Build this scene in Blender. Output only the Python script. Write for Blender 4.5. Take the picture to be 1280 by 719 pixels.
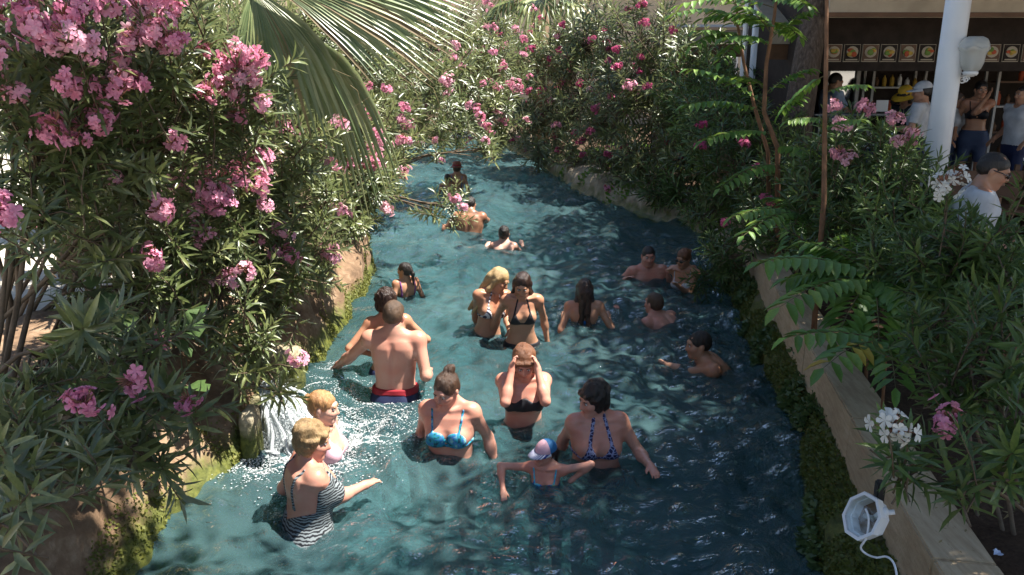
import bpy, bmesh, math, random
import numpy as np
from mathutils import Vector, Matrix, Quaternion, noise as mnoise
for o in list(bpy.data.objects): bpy.data.objects.remove(o)
scene = bpy.context.scene
R = math.radians
rng = random.Random(7)
nrs = np.random.RandomState(11)

# ------------------------------------------------------------------ camera
CAMH, F_PX, PITCH = 2.4, 1000.0, R(15.64)
UNIT = 1.095          # metres per layout unit: the scene is laid out in units, every thing is brought to metres at the end (people are sized in metres)
cam_d = bpy.data.cameras.new('camera'); cam = bpy.data.objects.new('camera', cam_d)
scene.collection.objects.link(cam)
cam.location = (0, 0, CAMH*UNIT); cam.rotation_euler = (math.pi/2 - PITCH, 0, 0)
cam_d.sensor_width = 36; cam_d.lens = 36*F_PX/1280; cam_d.clip_start = 0.05; cam_d.clip_end = 2000
scene.camera = cam
scene.render.resolution_x, scene.render.resolution_y = 1024, 575

# ------------------------------------------------------------------ light
SUN_EL, SUN_AZ = R(64), R(86)        # azimuth measured from +Y (away from camera) towards +X
sx, sy, sz = math.cos(SUN_EL)*math.sin(SUN_AZ), math.cos(SUN_EL)*math.cos(SUN_AZ), math.sin(SUN_EL)
world = bpy.data.worlds.new('World'); scene.world = world; world.use_nodes = True
wn = world.node_tree; wn.nodes.clear()
wo = wn.nodes.new('ShaderNodeOutputWorld'); wb = wn.nodes.new('ShaderNodeBackground')
sky = wn.nodes.new('ShaderNodeTexSky'); sky.sky_type = 'NISHITA'; sky.sun_disc = False
sky.sun_elevation = SUN_EL; sky.sun_rotation = SUN_AZ; sky.altitude = 350; sky.dust_density = 1.2
wb.inputs['Strength'].default_value = 0.068
wn.links.new(sky.outputs[0], wb.inputs['Color']); wn.links.new(wb.outputs[0], wo.inputs['Surface'])
sd = bpy.data.lights.new('sun', 'SUN'); sd.energy = 5.0; sd.angle = R(0.53); sd.color = (1.0, 0.95, 0.87)
sun = bpy.data.objects.new('sun', sd); scene.collection.objects.link(sun)
sun.rotation_euler = Vector((sx, sy, sz)).to_track_quat('Z', 'Y').to_euler(); sun.location = (sx*30, sy*30, sz*30)
scene.view_settings.view_transform = 'Standard'; scene.view_settings.look = 'None'
scene.view_settings.gamma = 1; scene.view_settings.exposure = 1.6
scene.render.engine = 'CYCLES'
scene.cycles.max_bounces = 8; scene.cycles.transparent_max_bounces = 12
scene.cycles.caustics_reflective = False; scene.cycles.caustics_refractive = False
scene.cycles.sample_clamp_indirect = 6.0

# ------------------------------------------------------------------ helpers
COL = scene.collection
fwd = Vector((0, math.cos(PITCH), -math.sin(PITCH))); upv = Vector((0, math.sin(PITCH), math.cos(PITCH)))
def ray(px, py): return fwd + Vector(((px-640)/F_PX, 0, 0)) + upv*((359.5-py)/F_PX)
def at_z(px, py, z=0.0):
    d = ray(px, py); t = (z-CAMH)/d.z
    return Vector((0, 0, CAMH)) + d*t
def at_d(px, py, D): return Vector((0, 0, CAMH)) + ray(px, py)*D
def at_y(px, py, Y):
    d = ray(px, py); return Vector((0, 0, CAMH)) + d*(Y/d.y)

def tag(o, label=None, cat=None, group=None, kind=None):
    if label: o['label'] = label
    if cat: o['category'] = cat
    if group: o['group'] = group
    if kind: o['kind'] = kind
    return o
def link(o, parent=None):
    COL.objects.link(o)
    if parent is not None: o.parent = parent
    return o
def empty(name, loc=(0, 0, 0), rz=0.0):
    o = bpy.data.objects.new(name, None); o.empty_display_size = 0.1
    o.location = loc; o.rotation_euler = (0, 0, rz); COL.objects.link(o); return o
def mesh_data(name, verts, faces, mats=(), smooth=False, midx=None):
    me = bpy.data.meshes.new(name)
    verts = np.asarray(verts, dtype=np.float32).reshape(-1, 3)
    if isinstance(faces, np.ndarray):
        nf, k = faces.shape
        me.vertices.add(len(verts)); me.vertices.foreach_set('co', verts.ravel())
        me.loops.add(nf*k); me.loops.foreach_set('vertex_index', faces.astype(np.int32).ravel())
        me.polygons.add(nf); me.polygons.foreach_set('loop_start', np.arange(0, nf*k, k, dtype=np.int32))
        me.polygons.foreach_set('loop_total', np.full(nf, k, dtype=np.int32))
        me.update(calc_edges=True); me.validate()
    else:
        me.from_pydata([tuple(map(float, v)) for v in verts], [], faces)
    for m in mats: me.materials.append(m)
    if midx is not None: me.polygons.foreach_set('material_index', np.asarray(midx, dtype=np.int32))
    me.polygons.foreach_set('use_smooth', np.full(len(me.polygons), smooth))
    me.update(); return me
def obj(name, verts, faces, m, parent=None, smooth=False, loc=None, midx=None):
    ms = m if isinstance(m, (list, tuple)) else [m]
    o = bpy.data.objects.new(name, mesh_data(name, verts, faces, ms, smooth, midx))
    if loc is not None: o.location = loc
    return link(o, parent)
def inst(name, me, parent=None, M=None):
    o = bpy.data.objects.new(name, me); COL.objects.link(o)
    if parent is not None: o.parent = parent
    if M is not None: o.matrix_basis = M
    return o

class MB:
    """collects primitives in one mesh"""
    def __init__(s): s.v = []; s.f = []
    def add(s, v, f):
        n = len(s.v); s.v += [tuple(p) for p in v]; s.f += [tuple(i+n for i in q) for q in f]; return s
    def box(s, c, d, rot=None, bev=0.0):
        hx, hy, hz = d[0]/2, d[1]/2, d[2]/2
        if bev <= 0:
            v = [Vector((x, y, z)) for z in (-hz, hz) for x, y in ((-hx, -hy), (hx, -hy), (hx, hy), (-hx, hy))]
            f = [(3, 2, 1, 0), (4, 5, 6, 7), (0, 1, 5, 4), (1, 2, 6, 5), (2, 3, 7, 6), (3, 0, 4, 7)]
        else:
            b = min(bev, hx*.9, hy*.9, hz*.9); bm = bmesh.new(); bmesh.ops.create_cube(bm, size=1)
            for q in bm.verts: q.co = Vector((q.co.x*2*hx, q.co.y*2*hy, q.co.z*2*hz))
            bmesh.ops.bevel(bm, geom=bm.edges[:], offset=b, segments=2, affect='EDGES')
            bm.verts.index_update(); v = [q.co.copy() for q in bm.verts]; f = [[w.index for w in q.verts] for q in bm.faces]; bm.free()
        if rot is not None: v = [rot @ q for q in v]
        c = Vector(c); return s.add([q+c for q in v], f)
    def tube(s, pts, rad, n=8, cap=True):
        pts = [Vector(p) for p in pts]; m = len(pts)
        if not hasattr(rad, '__len__'): rad = [rad]*m
        v = []; f = []; prev = None
        for i, p in enumerate(pts):
            t = (pts[min(i+1, m-1)]-pts[max(i-1, 0)]).normalized()
            if prev is None:
                a = Vector((0, 0, 1)) if abs(t.z) < .9 else Vector((1, 0, 0))
                u = t.cross(a).normalized()
            else:
                u = (prev - t*prev.dot(t)).normalized()
            prev = u; w = t.cross(u)
            for k in range(n):
                an = 2*math.pi*k/n; v.append(p + (u*math.cos(an)+w*math.sin(an))*rad[i])
        for i in range(m-1):
            for k in range(n):
                a = i*n+k; b = i*n+(k+1) % n; f.append((a, b, b+n, a+n))
        if cap: f.append(tuple(range(n-1, -1, -1))); f.append(tuple((m-1)*n+k for k in range(n)))
        return s.add(v, f)
    def lathe(s, prof, n=16, c=(0, 0, 0), scale=(1, 1)):
        v = []; f = []; m = len(prof)
        for r, z in prof:
            for k in range(n):
                a = 2*math.pi*k/n; v.append((c[0]+r*math.cos(a)*scale[0], c[1]+r*math.sin(a)*scale[1], c[2]+z))
        for i in range(m-1):
            for k in range(n):
                a = i*n+k; b = i*n+(k+1) % n; f.append((a, b, b+n, a+n))
        if prof[0][0] > 1e-4: f.append(tuple(range(n-1, -1, -1)))
        if prof[-1][0] > 1e-4: f.append(tuple((m-1)*n+k for k in range(n)))
        return s.add(v, f)
    def ell(s, c, r, n=10, rot=None):
        v = []; f = []
        for i in range(n//2+1):
            th = math.pi*i/(n//2)
            for k in range(n):
                a = 2*math.pi*k/n; q = Vector((r[0]*math.sin(th)*math.cos(a), r[1]*math.sin(th)*math.sin(a), r[2]*math.cos(th)))
                if rot is not None: q = rot @ q
                v.append(Vector(c)+q)
        for i in range(n//2):
            for k in range(n):
                a = i*n+k; b = i*n+(k+1) % n; f.append((a, a+n, b+n, b))
        return s.add(v, f)
    def build(s, name, m, parent=None, smooth=False, loc=None):
        return obj(name, s.v, s.f, m, parent, smooth, loc)
    def data(s, name, m, smooth=False):
        return mesh_data(name, s.v, s.f, m if isinstance(m, (list, tuple)) else [m], smooth)

# ------------------------------------------------------------------ materials
MATS = {}
class NT:
    def __init__(s, name):
        s.m = bpy.data.materials.new(name); s.m.use_nodes = True; s.t = s.m.node_tree
        s.t.nodes.clear(); s.out = s.t.nodes.new('ShaderNodeOutputMaterial'); MATS[name] = s.m
    def n(s, typ, **kw):
        x = s.t.nodes.new('ShaderNode'+typ)
        for k, v in kw.items():
            if k.startswith('_'):
                setattr(x, k[1:], v)
            else:
                key = k.replace('__', ' ')
                s.set(x.inputs[int(key[1:])] if key[0] == 'i' and key[1:].isdigit() else x.inputs[key], v)
        return x
    def set(s, sock, v):
        if isinstance(v, bpy.types.NodeSocket): s.t.links.new(v, sock)
        elif isinstance(v, bpy.types.Node): s.t.links.new(v.outputs[0], sock)
        else:
            if sock.type == 'RGBA' and len(v) == 3: v = (*v, 1)
            sock.default_value = v
    def ramp(s, fac, stops, interp='LINEAR'):
        x = s.t.nodes.new('ShaderNodeValToRGB'); s.set(x.inputs[0], fac); x.color_ramp.interpolation = interp
        e = x.color_ramp.elements
        while len(e) < len(stops): e.new(0.5)
        for i, (p, c) in enumerate(stops): e[i].position = p; e[i].color = (*c, 1) if len(c) == 3 else c
        return x
    def mix(s, fac, a, b, blend='MIX'):
        x = s.t.nodes.new('ShaderNodeMix'); x.data_type = 'RGBA'; x.blend_type = blend
        s.set(x.inputs[0], fac); s.set(x.inputs[6], a); s.set(x.inputs[7], b); return x.outputs[2]
    def math(s, op, a, b=0.0):
        x = s.t.nodes.new('ShaderNodeMath'); x.operation = op; s.set(x.inputs[0], a); s.set(x.inputs[1], b); return x.outputs[0]
    def pos(s): return s.n('NewGeometry').outputs['Position']
    def obj(s): return s.n('TexCoord').outputs['Object']
    def noise(s, co, scale, detail=4, rough=.55): 
        return s.n('TexNoise', Vector=co, Scale=scale, Detail=detail, Roughness=rough).outputs[0]
    def bump(s, h, strength=.3, dist=.02):
        return s.n('Bump', Height=h, Strength=strength, Distance=dist).outputs[0]
    def pbr(s, color, rough=.6, spec=.5, normal=None, **kw):
        b = s.n('BsdfPrincipled'); s.set(b.inputs['Base Color'], color); s.set(b.inputs['Roughness'], rough)
        s.set(b.inputs['Specular IOR Level'], spec)
        if normal is not None: s.set(b.inputs['Normal'], normal)
        for k, v in kw.items(): s.set(b.inputs[k.replace('_', ' ')], v)
        return b
    def done(s, sh): s.set(s.out.inputs['Surface'], sh); return s.m

def plain(name, col, rough=.6, spec=.5, scale=8, var=.15, bump=.1, bscale=40, **kw):
    t = NT(name); p = t.obj(); nz = t.noise(p, scale, 5)
    lo = tuple(c*(1-var) for c in col); hi = tuple(min(1, c*(1+var)) for c in col)
    c = t.ramp(nz, [(.3, lo), (.7, hi)])
    nb = t.noise(p, bscale, 4)
    return t.done(t.pbr(c, rough, spec, t.bump(nb, bump, .01), **kw))

def leaf_mat(name, dark, light, yellow, rough=.38, transl=.22, spec=.5, under=None):
    t = NT(name); p = t.obj(); rnd = t.n('ObjectInfo').outputs['Random']
    nz = t.noise(p, 9, 3)
    f = t.math('ADD', t.math('MULTIPLY', rnd, .55), t.math('MULTIPLY', nz, .6))
    c = t.ramp(f, [(.18, dark), (.62, light), (.93, yellow)])
    geo = t.n('NewGeometry')
    col = c.outputs[0]
    if under is not None: col = t.mix(geo.outputs['Backfacing'], col, t.mix(.55, c.outputs[0], under))
    b = t.pbr(col, rough, spec, t.bump(t.noise(p, 60, 2), .12, .004))
    tr = t.n('BsdfTranslucent', Color=t.mix(.5, col, yellow))
    mx = t.n('MixShader', Fac=transl); t.set(mx.inputs[1], b); t.set(mx.inputs[2], tr)
    return t.done(mx)

M_OLE = leaf_mat('oleander_leaf', (.042, .066, .022), (.125, .160, .052), (.29, .31, .11), rough=.38, spec=.9, transl=.32, under=(.16, .20, .13))
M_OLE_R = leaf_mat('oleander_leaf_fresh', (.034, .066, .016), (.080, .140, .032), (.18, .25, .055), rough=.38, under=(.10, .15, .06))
M_FERN = leaf_mat('pinnate_leaf', (.055, .13, .022), (.12, .25, .04), (.25, .35, .06), rough=.45, transl=.3)
M_TREE = leaf_mat('tree_leaf', (.025, .05, .015), (.05, .09, .025), (.10, .14, .04), rough=.45)
M_PALM = leaf_mat('palm_leaf', (.08, .12, .045), (.17, .22, .09), (.32, .33, .15), rough=.35, transl=.2)
M_DRY = leaf_mat('dry_leaf', (.10, .06, .03), (.25, .19, .09), (.35, .27, .12), rough=.7)
M_YEL = leaf_mat('yellow_leaf', (.35, .24, .02), (.42, .30, .03), (.5, .38, .05), rough=.6)
M_BROAD = leaf_mat('broad_leaf', (.03, .055, .018), (.055, .10, .03), (.11, .16, .05), rough=.4, transl=.18)
def petal(name, a, b, c):
    t = NT(name); rnd = t.n('ObjectInfo').outputs['Random']; nz = t.noise(t.obj(), 35, 2)
    col = t.ramp(t.math('ADD', t.math('MULTIPLY', rnd, .4), t.math('MULTIPLY', nz, .7)), [(.2, a), (.55, b), (.9, c)])
    d = t.pbr(col, .55, .3); tr = t.n('BsdfTranslucent', Color=col.outputs[0])
    mx = t.n('MixShader', Fac=.35); t.set(mx.inputs[1], d); t.set(mx.inputs[2], tr); return t.done(mx)
M_PINK = petal('pink_petal', (.66, .19, .34), (.82, .38, .51), (.90, .61, .69))
M_DPINK = petal('deep_pink_petal', (.45, .05, .15), (.58, .10, .24), (.68, .22, .36))
M_PALEPINK = petal('pale_pink_petal', (.62, .26, .36), (.74, .40, .48), (.82, .58, .62))
M_WHITE_P = petal('white_petal', (.70, .69, .60), (.80, .80, .76), (.86, .86, .84))
M_BARK_TW = plain('twig_bark', (.15, .11, .075), .85, .2, scale=14, var=.35, bump=.4, bscale=60)
M_BARK_RED = plain('sapling_bark', (.19, .10, .055), .8, .25, scale=10, var=.35, bump=.4, bscale=50)

def bark():
    t = NT('tree_bark'); p = t.pos(); mp = t.n('Mapping', Vector=p); mp.inputs['Scale'].default_value = (1, 1, .22)
    nz = t.noise(mp.outputs[0], 38, 6, .65)
    c = t.ramp(nz, [(.3, (.045, .032, .025)), (.55, (.12, .09, .07)), (.75, (.2, .16, .125))])
    return t.done(t.pbr(c, .9, .2, t.bump(nz, .9, .03)))
M_BARK = bark()
# ------------------------------------------------------------------ setting materials
def rock_mat(name, cols, moss=0.0, moss_z=(.0, .35), scale=3.0):
    t = NT(name); p = t.pos()
    n1 = t.noise(p, scale, 8, .62); n2 = t.noise(p, scale*6, 5, .6); vo = t.n('TexVoronoi', Vector=p, Scale=scale*2.3).outputs[0]
    c = t.ramp(t.math('ADD', t.math('MULTIPLY', n1, .7), t.math('MULTIPLY', n2, .3)), [(.3, cols[0]), (.5, cols[1]), (.7, cols[2])])
    col = c.outputs[0]
    z = t.n('SeparateXYZ', Vector=p).outputs[2]
    if moss:
        g = t.math('ADD', t.noise(p, 4.5, 5), t.math('MULTIPLY', t.noise(p, 22, 4), .4))
        mz = t.n('MapRange', Value=z); mz.inputs[1].default_value = moss_z[1]; mz.inputs[2].default_value = moss_z[0]
        mz.inputs[3].default_value = 0; mz.inputs[4].default_value = moss
        f = t.ramp(t.math('ADD', t.math('MULTIPLY', g, .6), mz), [(.55, (0, 0, 0)), (.75, (1, 1, 1))])
        mc = t.ramp(n2, [(.3, (.04, .05, .012)), (.6, (.12, .13, .028)), (.8, (.21, .18, .05))])
        col = t.mix(f.outputs[0], col, mc.outputs[0])
    wet = t.n('MapRange', Value=z); wet.inputs[1].default_value = .02; wet.inputs[2].default_value = .12
    wet.inputs[3].default_value = .25; wet.inputs[4].default_value = .85
    h = t.math('ADD', n1, t.math('MULTIPLY', n2, .35))
    return t.done(t.pbr(col, wet, .4, t.bump(t.math('ADD', h, t.math('MULTIPLY', vo, .15)), .7, .05)))
M_ROCK_L = rock_mat('earth_rock', [(.07, .04, .022), (.20, .125, .072), (.40, .30, .20)], moss=.5, moss_z=(.0, .30))
M_ROCK_R = rock_mat('mossy_rock', [(.06, .05, .03), (.16, .12, .08), (.30, .24, .17)], moss=.8, moss_z=(.0, .45))
M_ROCK_F = rock_mat('pale_bank_rock', [(.16, .12, .08), (.33, .27, .19), (.47, .40, .30)], moss=.35, moss_z=(.0, .35))
def soil():
    t = NT('garden_soil'); p = t.pos(); a = t.noise(p, 3, 7, .65); b = t.noise(p, 40, 5, .7)
    c = t.ramp(t.math('ADD', t.math('MULTIPLY', a, .5), t.math('MULTIPLY', b, .5)), [(.3, (.028, .018, .012)), (.5, (.075, .047, .03)), (.72, (.15, .10, .065))])
    return t.done(t.pbr(c, .95, .15, t.bump(t.math('ADD', a, b), .8, .03)))
M_SOIL = soil()
def paving():
    t = NT('pale_paving'); p = t.pos(); a = t.noise(p, 1.3, 6); b = t.noise(p, 25, 4)
    c = t.ramp(t.math('ADD', t.math('MULTIPLY', a, .6), t.math('MULTIPLY', b, .4)), [(.3, (.42, .37, .30)), (.5, (.56, .51, .43)), (.7, (.66, .62, .54))])
    return t.done(t.pbr(c, .8, .3, t.bump(b, .3, .01)))
M_PAVE = paving()
def tan_floor():
    t = NT('terrace_floor'); p = t.pos(); b = t.noise(p, 20, 5); a = t.noise(p, 1.5, 4)
    c = t.ramp(t.math('ADD', t.math('MULTIPLY', a, .5), t.math('MULTIPLY', b, .5)), [(.3, (.12, .085, .06)), (.7, (.24, .185, .14))])
    return t.done(t.pbr(c, .75, .3, t.bump(b, .3, .01)))
M_TERR = tan_floor()
def limestone():
    t = NT('travertine'); p = t.pos()
    mp = t.n('Mapping', Vector=p); mp.inputs['Rotation'].default_value = (0, 0, R(-11)); mp.inputs['Scale'].default_value = (9, 1.1, 9)
    st = t.noise(mp.outputs[0], 4.5, 6, .6); nz = t.noise(p, 3.5, 6); fn = t.noise(p, 70, 4)
    c = t.ramp(t.math('ADD', t.math('MULTIPLY', st, .6), t.math('MULTIPLY', nz, .4)), [(.3, (.31, .21, .12)), (.5, (.47, .35, .21)), (.7, (.60, .47, .31))])
    pit = t.ramp(t.n('TexVoronoi', Vector=mp.outputs[0], Scale=10).outputs[0], [(.03, (.45, .4, .35)), (.14, (1, 1, 1))])
    col = t.mix(1.0, c.outputs[0], pit.outputs[0], 'MULTIPLY')
    rnd = t.n('ObjectInfo').outputs['Random']
    col = t.mix(t.math('MULTIPLY', rnd, .3), col, (.30, .25, .19))
    return t.done(t.pbr(col, .72, .35, t.bump(t.math('ADD', st, t.math('MULTIPLY', fn, .5)), .5, .01)))
M_TRAV = limestone()
def floor_mat():
    t = NT('pool_bed'); p = t.pos(); a = t.noise(p, 1.1, 6); vo = t.n('TexVoronoi', Vector=p, Scale=1.6).outputs[0]; b = t.noise(p, 7, 5)
    c = t.ramp(t.math('ADD', t.math('MULTIPLY', a, .5), t.math('MULTIPLY', b, .3)), [(.25, (.14, .21, .20)), (.40, (.36, .47, .45)), (.54, (.60, .70, .67))])
    return t.done(t.pbr(c, .9, .2, t.bump(b, .5, .05)))
M_BED = floor_mat()

def water_mat():
    t = NT('pool_water'); p = t.pos()
    # fine ripples; the big ones are in the mesh
    mp = t.n('Mapping', Vector=p); mp.inputs['Scale'].default_value = (1, 1.25, 1)
    ds = t.noise(p, 2.2, 2)
    warp = t.n('VectorMath', _operation='ADD'); t.set(warp.inputs[0], mp.outputs[0])
    sc = t.n('VectorMath', _operation='SCALE'); t.set(sc.inputs[0], t.n('TexNoise', Vector=p, Scale=3.0, Detail=2).outputs[1]); sc.inputs['Scale'].default_value = .35
    t.set(warp.inputs[1], sc.outputs[0])
    r1 = t.noise(warp.outputs[0], 8.5, 3, .5); r2 = t.noise(warp.outputs[0], 24, 3, .55)
    h = t.math('ADD', r1, t.math('MULTIPLY', r2, .45))
    nrm = t.bump(h, .95, .17)
    lw = t.n('Fresnel', IOR=1.33, Normal=nrm).outputs[0]
    gl = t.n('BsdfGlossy', Color=(1, 1, 1), Roughness=.03, Normal=nrm)
    # body of the water: clear-tinted with a milky mineral scatter
    tr = t.n('BsdfTransparent', Color=(.47, .76, .80))
    rf = t.n('BsdfRefraction', Color=(.46, .75, .79), Roughness=.0, IOR=1.33, Normal=nrm)
    m0 = t.n('MixShader', Fac=.62); t.set(m0.inputs[1], tr); t.set(m0.inputs[2], rf)
    milk = t.ramp(t.noise(p, .8, 4), [(.35, (.09, .22, .25)), (.65, (.20, .37, .39))])
    df = t.n('BsdfDiffuse', Color=milk.outputs[0], Normal=t.bump(h, .06, .1))
    m1 = t.n('MixShader', Fac=.18); t.set(m1.inputs[1], m0); t.set(m1.inputs[2], df)
    m2 = t.n('MixShader', Fac=lw); t.set(m2.inputs[1], m1); t.set(m2.inputs[2], gl)
    return t.done(m2)
M_WATER = water_mat()

# ------------------------------------------------------------------ pool outline (world metres, from the waterline)
def poly(pts): return [at_z(x, y, 0).xy for x, y in pts]
LEFT = [Vector((-1.95, -6)), Vector((-1.95, 0)), Vector((-1.95, 2.2))] + poly([(165, 719), (240, 640), (300, 585), (330, 548), (352, 508), (385, 462), (425, 415), (452, 372), (468, 338), (462, 300), (468, 262), (480, 235), (492, 215), (500, 203)]) + [Vector((-3.4, 26)), Vector((-3.6, 34))]
RIGHT = [Vector((1.05, -6)), Vector((1.12, 0)), Vector((1.28, 2.2))] + poly([(1035, 719), (1018, 660), (1003, 580), (985, 520), (958, 465), (932, 410), (910, 360), (892, 318), (876, 292), (838, 277), (790, 265), (745, 250), (712, 234), (690, 218), (672, 204), (655, 196)]) + [Vector((-.6, 26)), Vector((-2.2, 34))]
def resample(pl, step=.12):
    out = []; 
    # Catmull-Rom through the points
    P = [pl[0]] + pl + [pl[-1]]
    for i in range(1, len(P)-2):
        a, b, c, d = P[i-1], P[i], P[i+1], P[i+2]; n = max(1, int((c-b).length/step))
        for k in range(n):
            u = k/n
            out.append(.5*((2*b)+(c-a)*u+(2*a-5*b+4*c-d)*u*u+(3*b-a-3*c+d)*u**3))
    out.append(pl[-1]); return out
LP, RP = resample(LEFT), resample(RIGHT)
def edge_x(P, y):
    best = min(range(len(P)), key=lambda i: abs(P[i].y-y)); return P[best].x
COPE_Z, COPE_H, COPE_W = .55, .31, .235
cope_a = at_z(1179, 719, COPE_Z); cope_b = at_z(945, 318, COPE_Z)
cdir = (cope_b-cope_a).normalized(); cnor = Vector((cdir.y, -cdir.x, 0))        # cnor points away from the pool
COPE_S, COPE_E = -3.5, (cope_b-cope_a).length + 2.3
def cope_x(y):
    t = (y-cope_a.y)/cdir.y; return cope_a.x+cdir.x*t
COPE_END_Y = (cope_a+cdir*COPE_E).y

def nz3(v, s, amp, seed=0.0):
    return mnoise.fractal(Vector((v[0]*s+seed, v[1]*s, v[2]*s)), 1.0, 2.0, 4)*amp

def bank(name, P, side, prof, m, y0=-99, y1=99, amp=.06, s=2.2):
    """sheet from below the water over the bank edge out to the land; prof(y) gives (offset, z, roughness) rows"""
    V = []; cols = None; n = 0
    Q = [p for p in P if y0 <= p.y <= y1]
    for i, p in enumerate(Q):
        a, b = Q[max(0, i-1)], Q[min(len(Q)-1, i+1)]; t = (b-a).normalized(); nr = Vector((-t.y, t.x))*(1 if side < 0 else -1)
        pr = prof(p.y, p); cols = len(pr)
        for (o, z, rough) in pr:
            x, y = (p + nr*o) if o < 40 else (p + Vector((side*o, 0)))
            d = nz3((x, y, z), s, amp*rough, 3 if side < 0 else 17)
            e = nz3((x, y, z), s*2.7, amp*rough*.7, 31)
            V.append((x+nr.x*d, y+nr.y*d, z+e)); 
        n += 1
    Fc = [(i*cols+j, i*cols+j+1, (i+1)*cols+j+1, (i+1)*cols+j) if side > 0 else (i*cols+j, (i+1)*cols+j, (i+1)*cols+j+1, i*cols+j+1) for i in range(n-1) for j in range(cols-1)]
    return V, Fc, cols
def smooth(a, b, x):
    t = min(1, max(0, (x-a)/(b-a))); return t*t*(3-2*t)
LAND_L, LAND_R = .82, .45
def prof_left(y, p):
    k = smooth(4.6, 6.5, y)         # near: sloping earth; further: steep lit rock face
    w = .75*(1-k)+.30*k; h = LAND_L*(1-.35*smooth(10, 16, y))
    rows = [(-.12, -1.3, .3), (-.06, -.6, .7), (-.03, -.12, .6), (0, -.02, .35), (.04, .05, .5), (.07, .11, .9)]
    for u in np.linspace(.15, 1, 9): rows.append((.07+w*u**1.1, .11+(h-.11)*(u**.8), 1.4))
    return rows + [(.07+w+.25, h+.03, .8), (.07+w+.7, h+.02, .4)]
V, Fc, nc = bank('left', LP, -1, prof_left, M_ROCK_L, amp=.10)
tag(obj('bank', V, Fc, M_ROCK_L, smooth=True), kind='structure')
V, Fc, nc = bank('left', LP, -1, lambda y, p: [(.9, LAND_L*(1-.35*smooth(10, 16, y))-.03, 0), (1.6, LAND_L*(1-.35*smooth(10, 16, y))+.01, .1), (3, LAND_L*(1-.35*smooth(10, 16, y)), 0), (300, .4, 0)], None)
tag(obj('terrace', V, Fc, M_PAVE, smooth=False), kind='structure')

def prof_right(y, p):
    gap = cope_x(y)-p.x if y < COPE_END_Y else 1.0
    gap = max(.12, min(gap, .9)); top = COPE_Z-COPE_H+.03
    rows = [(-.10, -1.3, .3), (-.08, -.7, .7), (-.06, -.25, .8), (-.03, -.06, .6), (0, 0, .5)]
    for u in np.linspace(.12, 1, 9): rows.append((gap*u**1.25, top*u**.62, 1.0))
    rows += [(gap+.12, top, .3)]
    return rows
V, Fc, nc = bank('right', RP, 1, prof_right, M_ROCK_R, y1=COPE_END_Y+.3, amp=.07, s=3.2)
tag(obj('mossy_bank', V, Fc, M_ROCK_R, smooth=True), kind='structure')
def prof_far(y, p):
    rows = [(-.14, -1.3, .3), (-.08, -.6, .7), (-.03, -.1, .6), (0, 0, .4), (.05, .10, .9), (.08, .2, 1.2), (.14, .28, 1.2), (.3, .34, 1.2), (.55, .40, 1.5), (.9, .46, 1), (1.5, .5, .8), (2.6, .47, .4), (300, .46, 0)]
    return rows
V, Fc, nc = bank('far', RP, 1, prof_far, M_ROCK_F, y0=COPE_END_Y-.5, amp=.10, s=2.4)
mi = [1 if (j % (nc-1)) >= 8 else 0 for j in range(len(Fc))]
tag(obj('bank', V, Fc, [M_ROCK_F, M_SOIL], smooth=True, midx=mi), kind='structure')

# soil bed behind the coping, then the cafe terrace
def strip(y):
    x = cope_x(y); return x
ys = np.arange(-4, COPE_END_Y+.6, .18); V = []; BW = 2.35
for y in ys:
    for o in np.linspace(.12, BW+.2, 14):
        x = cope_x(y)+o; V.append((x, y, .47+nz3((x, y, 0), 2.5, .05, 5)+nz3((x, y, 0), 9, .02, 8)))
n = 14; Fc = [(i*n+j, i*n+j+1, (i+1)*n+j+1, (i+1)*n+j) for i in range(len(ys)-1) for j in range(n-1)]
tag(obj('planting_bed', V, Fc, M_SOIL, smooth=True), kind='structure')
V = []
for y in (-6, COPE_END_Y+.2, 34): V += [(cope_x(min(y, COPE_END_Y))+BW, y, LAND_R), (300, y, LAND_R)]
tag(obj('terrace', V, [(0, 1, 3, 2), (2, 3, 5, 4)], M_TERR), kind='structure')
# ground sheet to the horizon, lower than everything in front and joined to the land beyond the pool
V = [(-600, 33.5, .40), (600, 33.5, .40), (600, 1500, .40), (-600, 1500, .40), (-600, -200, .36), (600, -200, .36), (600, -5.8, .36), (-600, -5.8, .36)]
tag(obj('ground', V, [(0, 1, 2, 3), (4, 5, 6, 7)], M_PAVE), kind='structure')

# pool bed
xs = np.arange(-4.6, 4.2, .16); ys = np.arange(-6, 34.2, .16); V = []
for y in ys:
    for x in xs:
        b = mnoise.noise(Vector((x*1.3, y*1.3, 2)))
        z = -1.14 + .10*nz3((x, y, 0), .8, 1, 2) + .16*smooth(.22, .42, b)
        V.append((x, y, z))
n = len(xs); Fc = np.array([(i*n+j, i*n+j+1, (i+1)*n+j+1, (i+1)*n+j) for i in range(len(ys)-1) for j in range(n-1)])
tag(obj('pool_floor', V, Fc, M_BED, smooth=True), kind='structure')

# water sheet: fine near the camera, coarser far away
def wave_h(x, y):
    h = np.zeros_like(x); r = np.random.RandomState(5)
    for i in range(34):
        wl = .16*(1.115**i) if i < 24 else .16*(1.115**(i-14)); a = r.uniform(0, 2*np.pi); k = 2*np.pi/wl
        wx = x+.10*np.sin(1.7*y+i)+.06*np.sin(4.1*x+2.3*y+2*i); wy = y+.10*np.sin(1.9*x+2*i)+.05*np.sin(3.7*y-1.9*x+i)
        h += .0165*wl**.85*(1.3 if wl < .4 else .6)*np.sin(k*(np.cos(a)*wx+np.sin(a)*wy)+r.uniform(0, 6.3))
    return h
def rings(x, y, src):
    h = np.zeros_like(x)
    for (cx, cy, amp, wl) in src:
        d = np.hypot(x-cx, y-cy); h += amp*np.sin(2*np.pi*d/wl+cx*9)*np.exp(-d/.55)*np.clip(d/.12, 0, 1)
    return h
RIPPLE_SRC = []
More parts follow.
